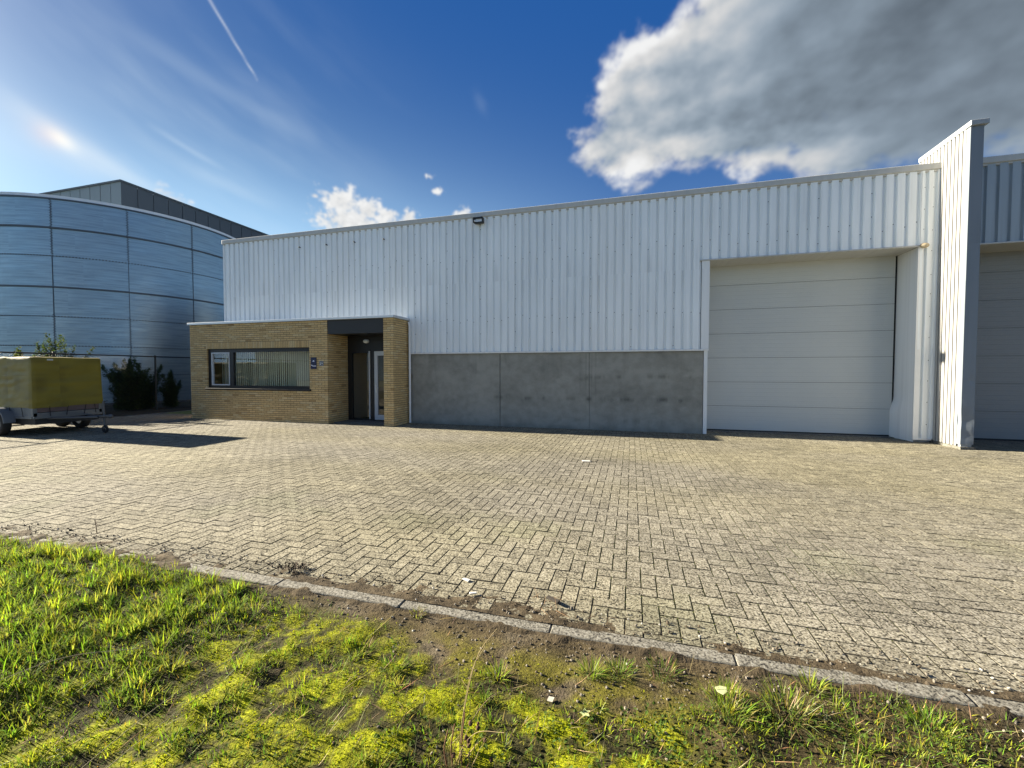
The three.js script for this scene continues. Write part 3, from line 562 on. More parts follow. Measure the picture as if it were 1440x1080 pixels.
  mesh('sash', [bx(sx0, sx0 + t, sy0, sy1, zf - 0.05, zf + 0.012), bx(sx1 - 0.03, sx1, sy0, sy1, zf - 0.05, zf + 0.012), bx(sx0 + t, sx1 - 0.03, sy0, sy0 + t, zf - 0.05, zf + 0.012), bx(sx0 + t, sx1 - 0.03, sy1 - t, sy1, zf - 0.05, zf + 0.012)], M.whiteFrame, win);
  mesh('pane', bx(sx0 + t, sx1 - 0.03, sy0 + t, sy1 - t, zf - 0.03, zf - 0.024), M.glass, win);
  mesh('pane', bx(-12.02, W1 - 0.045, sy0, sy1, zf - 0.05, zf - 0.044), M.glass, win);
  mesh('sill', rb(W0 - 0.05, W1 + 0.05, WY0 - 0.005, WY0 + 0.04, zf - 0.08, BZ + 0.045, 0.005), M.black, win);
  // entrance
  mesh('fascia', bx(OP0 + 0.002, OP1 - 0.002, 2.6, BTOP + 0.004, BZ - 0.06, BZ - 0.012), M.fascia, office);
  mesh('soffit', bx(OP0 + 0.002, OP1 - 0.002, 2.6, 2.64, -0.12, BZ - 0.06), M.black, office);
  mesh('header_panel', bx(OP0 + 0.002, OP1 - 0.002, 2.14, 2.6, -0.1, -0.04), M.black, office);
  mesh('door_frame', [bx(OP0 + 0.002, -8.31, 0, 2.14, -0.1, -0.035), bx(-7.655, -7.53, 0, 2.14, -0.1, -0.03), bx(-8.31, -7.655, 0, 0.07, -0.1, -0.04), bx(-8.31, -7.655, 2.08, 2.14, -0.1, -0.04)], M.black, office);
  mesh('frame_strip', bx(-7.69, -7.655, 0.07, 2.14, -0.035, 0.012), M.whiteFrame, office);
  mesh('side_pane', bx(-8.31, -7.69, 0.07, 2.08, -0.075, -0.069), M.glass, office);
  mesh('porch_step', bx(OP0, OP1, -0.03, 0.022, -0.1, BZ - 0.25), M.slab, office);
  const door = new THREE.Group(); door.name = 'entrance_door'; office.add(door);
  const d0 = -7.525, d1 = -6.64, st = 0.115;
  mesh('leaf_frame', [bx(d0, d0 + st, 0.05, 2.13, -0.085, -0.03), bx(d1 - st, d1, 0.05, 2.13, -0.085, -0.03), bx(d0 + st, d1 - st, 0.05, 0.2, -0.085, -0.03), bx(d0 + st, d1 - st, 2.0, 2.13, -0.085, -0.03)], M.whiteFrame, door);
  mesh('pane', bx(d0 + st, d1 - st, 0.2, 2.0, -0.06, -0.054), M.glass, door);
  mesh('handle', [bar(V(d0 + 0.06, 1.03, -0.03), V(d0 + 0.06, 1.03, 0.03), 0.011), bar(V(d0 + 0.06, 1.03, 0.025), V(d0 + 0.18, 1.03, 0.025), 0.011), rb(d0 + 0.035, d0 + 0.085, 0.87, 1.11, -0.03, -0.018, 0.004)], M.aluminium, door);
  // hall behind the glass
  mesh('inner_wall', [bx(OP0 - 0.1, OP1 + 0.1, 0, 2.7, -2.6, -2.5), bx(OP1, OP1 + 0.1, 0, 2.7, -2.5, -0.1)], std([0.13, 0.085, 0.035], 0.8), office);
  mesh('inner_door', rb(-8.25, -7.45, 0, 2.05, -2.5, -2.45, 0.01), M.wood, office);
  // rainwater pipe
  mesh('downpipe', [bar(V(-6.235, 0.02, 0.12), V(-6.235, 2.86, 0.12), 0.032, 12), ...[0.6, 1.6, 2.6].map((y) => bar(V(-6.235, y, 0.12), V(-6.235, y + 0.035, 0.12), 0.038, 12)), bar(V(-6.27, 2.96, 0.1), V(-6.235, 2.84, 0.12), 0.032, 12)], M.whiteTrim, office);
  mesh('joint_strip', bx(BX1 - 0.06, BX1 + 0.02, 0, BTOP - 0.01, -0.01, 0.045), M.rubber, office);
}
{ // vertical blind behind the window
  const blind = thing('vertical_blind', 'pale vertical slat blind hanging inside the wide office window', 'blind');
  mesh('headrail', bx(-12.95, -9.12, 2.16, 2.2, 0.42, 0.47), M.whiteFrame, blind);
  seed(51);
  const slat = new THREE.BoxGeometry(0.086, 1.14, 0.0015);
  for (let x = -12.9; x < -9.12; x += 0.08) { const s = mesh('slat', slat, M.blind, blind); s.position.set(x, 1.59, 0.445); s.rotation.y = -0.3 + rr(-0.08, 0.08); }
}
function flatSign(name, label, category, x, y, w, h, z, t, draw, px = 256) {
  const s = thing(name, label, category), cv = document.createElement('canvas'); cv.width = px; cv.height = Math.round(px * h / w); draw(cv.getContext('2d'), cv.width, cv.height);
  const map = new THREE.CanvasTexture(cv); map.colorSpace = THREE.SRGBColorSpace;
  s.position.set(x, y, z);
  mesh('plate', rb(-w / 2, w / 2, -h / 2, h / 2, -t, 0, 0.004), std([0.012, 0.014, 0.05], 0.35), s);
  mesh('print', new THREE.PlaneGeometry(w * 0.97, h * 0.97).translate(0, 0, 0.002), std([1, 1, 1], 0.35, { map }), s);
  return s;
}
flatSign('company_sign', 'small dark blue company plate with white emblem and stripe beside the office window', 'sign', -8.945, 1.76, 0.2, 0.335, BZ + 0.014, 0.014, (c, w, h) => {
  c.fillStyle = '#0b0f3c'; c.fillRect(0, 0, w, h);
  c.fillStyle = '#dfe3f5'; c.beginPath(); c.moveTo(w * 0.28, h * 0.33); c.lineTo(w * 0.42, h * 0.27); c.lineTo(w * 0.52, h * 0.22); c.lineTo(w * 0.62, h * 0.25); c.lineTo(w * 0.7, h * 0.35); c.lineTo(w * 0.5, h * 0.35); c.closePath(); c.fill();
  c.strokeStyle = '#3a4a86'; c.lineWidth = w * 0.02; c.beginPath(); c.moveTo(w * 0.2, h * 0.48); c.quadraticCurveTo(w * 0.55, h * 0.4, w * 0.8, h * 0.55); c.stroke();
  c.strokeStyle = '#e6e8f6'; c.lineWidth = h * 0.055; c.beginPath(); c.moveTo(w * 0.04, h * 0.67); c.lineTo(w * 0.22, h * 0.67); c.lineTo(w * 0.36, h * 0.745); c.lineTo(w * 0.99, h * 0.745); c.stroke();
});
flatSign('house_number_plate', 'small square dark plate with white house number 21 left of the entrance', 'house number', -8.675, 1.755, 0.14, 0.14, BZ + 0.01, 0.01, (c, w, h) => {
  c.fillStyle = '#0d1626'; c.fillRect(0, 0, w, h); c.strokeStyle = '#c9d2da'; c.lineWidth = w * 0.05; c.strokeRect(w * 0.03, h * 0.03, w * 0.94, h * 0.94);
  c.fillStyle = '#eef1f4'; c.font = 'bold ' + Math.round(h * 0.66) + 'px sans-serif'; c.textAlign = 'center'; c.textBaseline = 'middle'; c.fillText('21', w * 0.52, h * 0.54);
}, 128);
{
  const l = thing('porch_lamp', 'small oval white bulkhead lamp on the black panel above the entrance', 'lamp');
  l.position.set(-7.8, 2.44, -0.04);
  mesh('housing', new THREE.CylinderGeometry(0.06, 0.065, 0.03, 16).rotateX(Math.PI / 2).scale(1.6, 1, 1).translate(0, 0, 0.015), M.whiteFrame, l);
  mesh('diffuser', new THREE.SphereGeometry(0.055, 16, 8, 0, Math.PI * 2, 0, Math.PI / 2).rotateX(Math.PI / 2).scale(1.6, 1, 0.9).translate(0, 0, 0.03), M.lampGlass, l);
  const f = thing('floodlight', 'small black floodlight fixed under the roof edge of the white hall', 'floodlight');
  f.position.set(-4.07, 5.7, 0.035);
  mesh('bracket', [bx(-0.02, 0.02, -0.02, 0.09, 0, 0.02), bx(-0.02, 0.02, 0.03, 0.05, 0.0, 0.09)], M.black, f);
  mesh('housing', [bx(-0.14, 0.13, 0.0, 0.035, 0.05, 0.2), bx(-0.14, -0.125, -0.1, 0.0, 0.05, 0.19), bx(0.115, 0.13, -0.1, 0.0, 0.05, 0.19), bx(-0.125, 0.115, -0.11, -0.085, 0.05, 0.17), bx(-0.125, 0.115, -0.085, 0.0, 0.05, 0.08)], M.black, f);
  mesh('lens', new THREE.PlaneGeometry(0.19, 0.09).rotateX(-0.35).translate(0.02, -0.045, 0.165), M.lampGlass, f);
  mesh('motion_sensor', new THREE.SphereGeometry(0.028, 10, 8).translate(-0.1, -0.05, 0.16), M.lampGlass, f);
}

// ------------------------------------------------------------------ storage tank and the grey shed behind it
{
  const tank = thing('storage_tank', 'large round tank of bolted galvanised sheets behind the fence', 'storage tank');
  const R = 5.89; tank.position.set(-27.09, 0, -5.74);
  const ys = [0.1, 1.36, 2.61, 3.86, 5.11, 6.42, 7.61, 8.81], N = 15, STEP = (Math.PI * 2) / N, A0 = degToRad(31.4);
  const sheet = (y0, y1, a0, a1, r) => {
    const pos = [], nor = [], uv = [], S = 10; for (let i = 0; i < S; i++) { const a = lerp(a0, a1, i / S), b = lerp(a0, a1, (i + 1) / S); for (const [q, y] of [[a, y0], [a, y1], [b, y1], [a, y0], [b, y1], [b, y0]]) { pos.push(r * Math.cos(q), y, r * Math.sin(q)); nor.push(Math.cos(q), 0, Math.sin(q)); uv.push((q - a0) / (a1 - a0), (y - y0) / (y1 - y0)); } }
    const g = new THREE.BufferGeometry(); g.setAttribute('position', new THREE.Float32BufferAttribute(pos, 3)); g.setAttribute('normal', new THREE.Float32BufferAttribute(nor, 3)); g.setAttribute('uv', new THREE.Float32BufferAttribute(uv, 2)); return g;
  };
  seed(61);
  for (let r = 0; r < 7; r++) for (let k = 0; k < N; k++) {
    const g = sheet(ys[r] + 0.004, ys[r + 1] - 0.004, A0 + k * STEP + 0.0008, A0 + (k + 1) * STEP - 0.0008, R + (k % 2) * 0.004), uv = g.attributes.uv, du = rnd(), dv = rnd();
    for (let i = 0; i < uv.count; i++) uv.setXY(i, uv.getX(i) + du, uv.getY(i) + dv);
    mesh('tank_sheet', g, M.galv, tank);
  }
  mesh('liner', new THREE.CylinderGeometry(R - 0.02, R - 0.02, 8.7, 64, 1, true).translate(0, 4.45, 0), M.galvDark, tank);
  const ring = (y, h, d) => { const s = new THREE.Shape(); s.absarc(0, 0, R + d, 0, Math.PI * 2); const h2 = new THREE.Path(); h2.absarc(0, 0, R - 0.01, 0, Math.PI * 2, true); s.holes.push(h2); return new THREE.ExtrudeGeometry(s, { depth: h, bevelEnabled: false, curveSegments: 96 }).rotateX(-Math.PI / 2).translate(0, y, 0); };
  mesh('stiffening_ring', ring(7.575, 0.065, 0.06), M.galvDark, tank); mesh('stiffening_ring', ring(5.075, 0.065, 0.06), M.galvDark, tank);
  mesh('top_ring', ring(8.8, 0.055, 0.05), M.galvDark, tank);
  mesh('rim', ring(8.86, 0.13, -0.005), M.membrane, tank);
  mesh('roof', new THREE.ConeGeometry(R - 0.05, 0.5, 64).translate(0, 9.2, 0), M.membrane, tank);
  const bolts = [], head = new THREE.BoxGeometry(0.026, 0.04, 0.05), small = new THREE.BoxGeometry(0.018, 0.04, 0.022), spot = (a, y, h = head) => bolts.push(h.clone().translate(R + 0.012, y, 0).rotateY(-a));
  for (const y of [1.36, 2.61, 3.86, 6.42]) for (let a = degToRad(-75); a < degToRad(140); a += 0.018) spot(a, y);
  for (let k = -5; k < 6; k++) { const a = A0 + k * STEP; for (let y = 0.25; y < 8.75; y += 0.11) if (y > 6.45 || y < 3.9) { spot(a - 0.005, y, small); spot(a + 0.005, y + 0.055, small); } }
  stuff(mesh('bolts', bolts, M.galvDark, tank));
  for (let k = -5; k < 6; k++) { const a = A0 + k * STEP; mesh('seam_strip', [new THREE.BoxGeometry(0.016, 2.5, 0.022).translate(R + 0.012, 5.15, 0).rotateY(-a), new THREE.BoxGeometry(0.004, 8.6, 0.02).translate(R + 0.006, 4.45, 0).rotateY(-a)], M.galvDark, tank); }
  mesh('base_ring', ring(-0.1, 0.2, 0.35), M.slab, tank);
}
{
  const shed = thing('grey_shed', 'tall plain grey panelled shed rising behind the round tank', 'industrial building');
  const X = -38.9, Z = -12.85, H = 16.45;
  mesh('core', bx(X - 30, X - 0.06, 0, H - 0.1, Z - 32, Z - 0.06), M.panelShaded, shed);
  seed(71);
  for (let k = 0; k < 14; k++) mesh('wall_panel', bx(X - 1.19 * (k + 1) + 0.07, X - 1.19 * k - 0.005, 0, H, Z - 0.07, Z + rr(-0.008, 0.008)), M.panelLight, shed);
  for (let k = 0; k < 26; k++) mesh('wall_panel', bx(X - 0.07, X + rr(-0.008, 0.008), 0, H, Z - 0.01 - 1.19 * (k + 1) + 0.06, Z - 0.012 - 1.19 * k), M.panelShaded, shed);
  mesh('roof_trim', [bx(X - 30, X + 0.08, H, H + 0.14, Z - 0.2, Z + 0.08), bx(X - 0.2, X + 0.08, H, H + 0.14, Z - 32, Z - 0.2)], M.panelShaded, shed);
}

{
  const added_silo = thing('added_silo', 'slim galvanised cylinder added out of view to shade the fence shrubs', 'added_silo'); added_silo.position.set(-33.5, 0, 1.0);  // unseen, added so that its shadow falls on the shrubs by the fence
  mesh('shell', new THREE.CylinderGeometry(1.8, 1.8, 6.9, 40).translate(0, 3.45, 0), M.galv, added_silo); mesh('roof', new THREE.ConeGeometry(1.84, 0.9, 40).translate(0, 7.35, 0), M.galv, added_silo);
}

// ------------------------------------------------------------------ fence
{
  const fence = thing('chain_link_fence', 'black chain-link fence with thin posts and top rail behind the trailer', 'fence');
  const X = -17.55, H = 2.08, Z0 = -9.5, Z1 = 14;
  for (let k = 0; k < 8; k++) { const z = 11.15 - 2.95 * k; mesh('post', [bar(V(X, 0, z), V(X, H, z), 0.032, 8), new THREE.SphereGeometry(0.036, 8, 5).translate(X, H + 0.02, z)], M.fencePaint, fence); }
  mesh('top_rail', bar(V(X, H, Z0), V(X, H, Z1), 0.022, 8), M.fencePaint, fence);
  mesh('bottom_wire', bar(V(X, 0.06, Z0), V(X, 0.06, Z1), 0.004, 4), M.wire, fence);
  const w = [], step = 0.075; // woven diagonals
  for (let s = Z0 - H; s < Z1; s += step) { const a = Math.max(s, Z0), b = Math.min(s + H, Z1); if (b - a < 0.05) continue; w.push(bar(V(X, a - s, a), V(X, b - s, b), 0.0014, 3), bar(V(X + 0.003, H - (a - s), a), V(X + 0.003, H - (b - s), b), 0.0014, 3)); }
  stuff(mesh('wire_mesh', w, M.wire, fence));
}

// ------------------------------------------------------------------ trailer
{
  const t = thing('trailer', 'small covered trailer with yellow tarpaulin parked by the fence', 'trailer');
  const XF = -13.42, L = 3.2, Z0 = 3.45, Z1 = 4.78, YB = 0.46, YT = 1.875, zc = (Z0 + Z1) / 2;
  const XB = XF - L, AX = -14.42;
  // tarpaulin: a stretched cover, slack between its bows
  const g = new THREE.BoxGeometry(L + 0.03, 1.2, Z1 - Z0 + 0.03, 48, 26, 30).translate((XF + XB) / 2, YT - 0.6, zc), p = g.attributes.position, c0 = V((XF + XB) / 2, YT - 0.6, zc), hx = L / 2 + 0.015, hz = (Z1 - Z0) / 2 + 0.015;
  for (let i = 0; i < p.count; i++) {
    let x = p.getX(i) - c0.x, y = p.getY(i), z = p.getZ(i) - c0.z; const r = 0.045, ex = Math.max(Math.abs(x) - (hx - r), 0), ez = Math.max(Math.abs(z) - (hz - r), 0), ey = Math.max(y - (YT - r), 0), l = Math.hypot(ex, ey, ez);
    if (l > r) { const k = r / l; x = Math.sign(x) * (Math.min(Math.abs(x), hx - r) + ex * k); z = Math.sign(z) * (Math.min(Math.abs(z), hz - r) + ez * k); y = Math.min(y, YT - r) + ey * k; }
    const v = (YT - y) / 1.2, mid = Math.sin(Math.PI * clamp(v, 0, 1)), qx = 1 - (x / hx) ** 4, qz = 1 - (z / hz) ** 4;
    const wr = (0.034 * fbm(x * 1.3 + 2, y * 6, z * 1.3, 4) + 0.02 * fbm(x * 2.2 + y * 1.6, y * 2.5 - x, z * 2.2 - y * 1.6, 3)) * mid + 0.007 * noise(x * 6, y * 11, z * 6);
    if (Math.abs(x) > hx - 0.05) x += Math.sign(x) * (0.012 * qz * mid * -1.2 + wr * qz + 0.02 * v * v);
    if (Math.abs(z) > hz - 0.05) z += Math.sign(z) * (0.012 * qx * mid * -1.2 + wr * qx + 0.02 * v * v);
    if (y > YT - 0.01) y -= 0.03 * (1 - (x / hx) ** 2) * (1 - (z / hz) ** 2) + 0.01 * noise(x * 3, 1, z * 3);
    if (v > 0.97) y += 0.02 * noise(x * 4 + z * 4, 2, 1) + (Math.abs(x) > hx - 0.1 ? 0.012 * (z < 0 ? 1 : -1) : 0);
    p.setXYZ(i, x + c0.x, y, z + c0.z);
  }
  g.computeVertexNormals();
  mesh('tarpaulin', metric(g), M.tarp, t);
  mesh('corner_seam', [V(XF, 0, Z1), V(XF, 0, Z0)].map((v) => bar(V(v.x + 0.004, 0.7, v.z - 0.001 * 0), V(v.x - 0.012, YT - 0.03, v.z + (v.z > zc ? -0.012 : 0.012)), 0.012, 6)), M.tarp, t);
  mesh('side_board', [rb(XB, XF, YB, 0.72, Z1 - 0.03, Z1, 0.006), rb(XB, XF, YB, 0.72, Z0, Z0 + 0.03, 0.006), rb(XB, XB + 0.03, YB, 0.72, Z0 + 0.03, Z1 - 0.03, 0.006)], M.board, t);
  mesh('head_board', [rb(XF - 0.03, XF, YB + 0.1, 0.72, Z0 + 0.03, Z1 - 0.03, 0.006)], M.boardRed, t);
  mesh('rim_profile', [rb(XF - 0.035, XF + 0.012, YB - 0.05, YB + 0.09, Z0, Z1, 0.006), rb(XB, XF - 0.035, YB - 0.05, YB + 0.03, Z1 - 0.03, Z1 + 0.012, 0.006), rb(XF - 0.06, XF + 0.012, YB, 0.72, Z1 - 0.07, Z1 + 0.01, 0.006), rb(XF - 0.06, XF + 0.012, YB, 0.72, Z0 - 0.01, Z0 + 0.07, 0.006)], M.rimAlu, t);
  mesh('floor', bx(XB, XF - 0.035, YB - 0.04, YB, Z0 + 0.03, Z1 - 0.03), M.fascia, t);
  mesh('chassis', [bx(XB + 0.1, XF - 0.04, 0.27, YB - 0.05, Z1 - 0.12, Z1 - 0.05), bx(XB + 0.1, XF - 0.04, 0.27, YB - 0.05, Z0 + 0.05, Z0 + 0.12), bx(XF - 0.12, XF - 0.04, 0.27, YB - 0.05, Z0 + 0.12, Z1 - 0.12), bx(XF - 0.9, XF - 0.82, 0.27, YB - 0.05, Z0 + 0.12, Z1 - 0.12), bar(V(AX, 0.3, Z0 - 0.08), V(AX, 0.3, Z1 + 0.08), 0.035, 8)], M.fascia, t);
  mesh('drawbar', [bar(V(XF - 0.1, 0.4, zc - 0.4), V(XF + 0.95, 0.42, zc - 0.12), 0.032, 6), bar(V(XF - 0.1, 0.4, zc + 0.4), V(XF + 0.95, 0.42, zc - 0.04), 0.032, 6), bar(V(XF + 0.9, 0.43, zc - 0.08), V(XF + 1.25, 0.44, zc - 0.1), 0.034, 8), new THREE.SphereGeometry(0.05, 10, 8).scale(1.4, 1, 1).translate(XF + 1.27, 0.44, zc - 0.1)], M.darkSteel, t);
  for (const [z, AXx] of [[Z1 + 0.1, AX], [Z0 - 0.1, AX], [Z1 + 0.1, AX - 0.76], [Z0 - 0.1, AX - 0.76]]) {
    const wh = new THREE.Group(); wh.name = 'wheel'; wh.position.set(AXx, 0.285, z); t.add(wh);
    const prof = [[0.17, -0.075], [0.25, -0.085], [0.278, -0.07], [0.285, -0.03], [0.285, 0.03], [0.278, 0.07], [0.25, 0.085], [0.17, 0.075]].map(([r, y]) => new THREE.Vector2(r, y));
    mesh('tyre', new THREE.LatheGeometry(prof, 32).rotateX(Math.PI / 2), M.tyre, wh);
    mesh('rim', [new THREE.CylinderGeometry(0.172, 0.172, 0.12, 24).rotateX(Math.PI / 2), new THREE.CylinderGeometry(0.05, 0.06, 0.16, 12).rotateX(Math.PI / 2)], M.steel, wh);
    const arc = new THREE.Shape(); arc.absarc(0, 0, 0.36, Math.PI * 0.02, Math.PI * 0.98); arc.absarc(0, 0, 0.345, Math.PI * 0.98, Math.PI * 0.02, true);
    mesh('mudguard', new THREE.ExtrudeGeometry(arc, { depth: 0.2, bevelEnabled: true, bevelSize: 0.006, bevelThickness: 0.006, bevelSegments: 2, curveSegments: 20 }).translate(AXx, 0.3, z - 0.1), M.board, t);
  }
  const jx = XF + 0.82, jz = zc - 0.24;
  const j = new THREE.Group(); j.name = 'jockey_wheel'; t.add(j);
  mesh('stem', [bar(V(jx, 0.2, jz), V(jx - 0.02, 0.78, jz), 0.024, 8), bar(V(jx - 0.02, 0.78, jz), V(jx + 0.12, 0.8, jz), 0.012, 6), bar(V(jx, 0.22, jz), V(jx + 0.05, 0.1, jz + 0.05), 0.018, 6)], M.darkSteel, j);
  mesh('tyre', new THREE.TorusGeometry(0.07, 0.03, 8, 16).translate(jx + 0.05, 0.1, jz + 0.02), M.tyre, j);
  for (const [z, dx] of [[4.5, 0], [4.15, 0.02], [3.8, 0], [3.62, 0.03]]) mesh('tie_strap', bar(V(XF + 0.03, 0.7, z), V(XF + 0.02 + dx, YB, z + rr(-0.05, 0.05)), 0.007, 5), M.rubber, t);
  for (const x of [XF - 0.35, XF - 0.8, XF - 1.3]) mesh('tie_strap', bar(V(x, 0.7, Z1 + 0.03), V(x + 0.03, YB, Z1 + 0.02), 0.007, 5), M.rubber, t);
  mesh('tag', bx(XF + 0.004, XF + 0.016, 1.79, 1.825, 4.4, 4.51), M.whiteFrame, t);
}

// ------------------------------------------------------------------ shrubs by the fence
function leafTri(s, p, dir, up, len, wid, col) {        // a pointed leaf folded along its rib
  const side = dir.clone().cross(up).normalize(), n = side.clone().cross(dir).normalize(), tip = p.clone().addScaledVector(dir, len), m = p.clone().addScaledVector(dir, len * 0.45), l = m.clone().addScaledVector(side, wid).addScaledVector(n, wid * 0.35), r = m.clone().addScaledVector(side, -wid).addScaledVector(n, wid * 0.35);
  const nl = n.clone().addScaledVector(side, -0.3).normalize(), nr = n.clone().addScaledVector(side, 0.3).normalize();
  for (const q of [p, l, tip]) s.v(q, nl, col); for (const q of [p, tip, r]) s.v(q, nr, col);
}
function shrub(label, x, z, h, w, nStem, dens, sd2, tones) {
  const o = thing('shrub', label, 'shrub', 'shrubs along the fence'); o.position.set(x, 0.02, z); seed(sd2);
  const st = [], s = new Soup();
  for (let k = 0; k < nStem; k++) {
    const a = rr(0, Math.PI * 2), lean = rr(0.05, 0.62) * w, hh = h * rr(0.4, 1), pts = [];
    for (let i = 0; i <= 5; i++) { const t = i / 5; pts.push(V(Math.cos(a) * lean * t ** 1.3 + rr(-0.05, 0.05) * t, hh * t, Math.sin(a) * lean * t ** 1.3 + rr(-0.05, 0.05) * t)); }
    for (let i = 0; i < 5; i++) st.push(bar(pts[i], pts[i + 1], 0.014 * (1 - i / 6), 5, 0.014 * (1 - (i + 1) / 6)));
    const nl = Math.round(dens * hh * 4);
    for (let q = 0; q < nl; q++) {
      const t = 0.05 + 0.95 * rnd(), f = t * 5, i = Math.min(4, Math.floor(f)), base = pts[i].clone().lerp(pts[i + 1], f - i);
      const reach = w * 0.3 * (1.1 - t) * rnd(); const b = rr(0, 6.283); base.x += Math.cos(b) * reach; base.z += Math.sin(b) * reach; base.y += rr(-0.06, 0.06);
      const d = V(rr(-1, 1), rr(-0.3, 0.9), rr(-1, 1)).normalize(), c = tones[Math.floor(rnd() * tones.length)], v = rr(0.75, 1.25);
      leafTri(s, base, d, V(0, 1, 0.01), rr(0.05, 0.11), rr(0.014, 0.028), c.map((e) => e * v));
    }
  }
  mesh('stem', st, M.bark, o); mesh('foliage', s.geo(), M.leaf, o);
}
const dark = [[0.03, 0.06, 0.018], [0.05, 0.09, 0.022], [0.04, 0.07, 0.03], [0.07, 0.1, 0.03]], fresh = [[0.06, 0.09, 0.015], [0.05, 0.085, 0.02], [0.1, 0.11, 0.03]];
shrub('dense dark shrub just right of the yellow trailer, tallest of the dark ones', -18.5, -0.3, 2.0, 1.35, 36, 100, 81, dark);
shrub('dark leafy shrub left of the slim fence post, between two other shrubs', -18.8, -1.05, 1.85, 1.2, 32, 95, 82, dark);
shrub('small dark shrub between the slim fence post and the brick corner', -18.5, -1.85, 1.5, 0.9, 20, 90, 83, dark);
shrub('sunlit shrub whose bright tips show above the yellow tarpaulin', -18.8, 1.5, 2.75, 1.5, 30, 42, 84, fresh);
shrub('low sunlit shrub behind the far left end of the trailer', -18.7, 2.6, 2.25, 1.4, 26, 60, 85, fresh);

// ------------------------------------------------------------------ grass, moss, litter on the verge
function blade(s, x, y, z, len, wid, az, lean, curl, col, tipCol = col) {
  const dx = Math.cos(az), dz = Math.sin(az), side = V(-dz, 0, dx), SEG = 3; let prev = null, a = lean, p = V(x, y, z);
  for (let i = 0; i <= SEG; i++) {
    const t = i / SEG, w = wid * (1 - t ** 1.6) * (0.55 + 0.45 * Math.min(1, t * 4)), c = col.map((v, k) => lerp(v, tipCol[k], t)), n = V(-dx * Math.cos(a), Math.sin(a), -dz * Math.cos(a)).normalize().addScaledVector(side, 0);
    const l = p.clone().addScaledVector(side, -w), r = p.clone().addScaledVector(side, w), cur = { l, r, n, c };
    if (prev) { s.v(prev.l, prev.n, prev.c); s.v(prev.r, prev.n, prev.c); s.v(cur.r, n, c); if (i < SEG) { s.v(prev.l, prev.n, prev.c); s.v(cur.r, n, c); s.v(cur.l, n, c); } }
    prev = cur; const st = len / SEG; p = p.clone().add(V(dx * Math.sin(a) * st, Math.cos(a) * st, dz * Math.sin(a) * st)); a += curl / SEG;
  }
}
const GREENS = [[0.27, 0.37, 0.02], [0.2, 0.31, 0.02], [0.34, 0.4, 0.025], [0.14, 0.22, 0.025], [0.36, 0.41, 0.05]], STRAWS = [[0.29, 0.25, 0.11], [0.22, 0.18, 0.08], [0.34, 0.31, 0.17], [0.13, 0.1, 0.05], [0.09, 0.062, 0.035], [0.12, 0.085, 0.05]];
const pick = (a) => a[Math.floor(rnd() * a.length)];
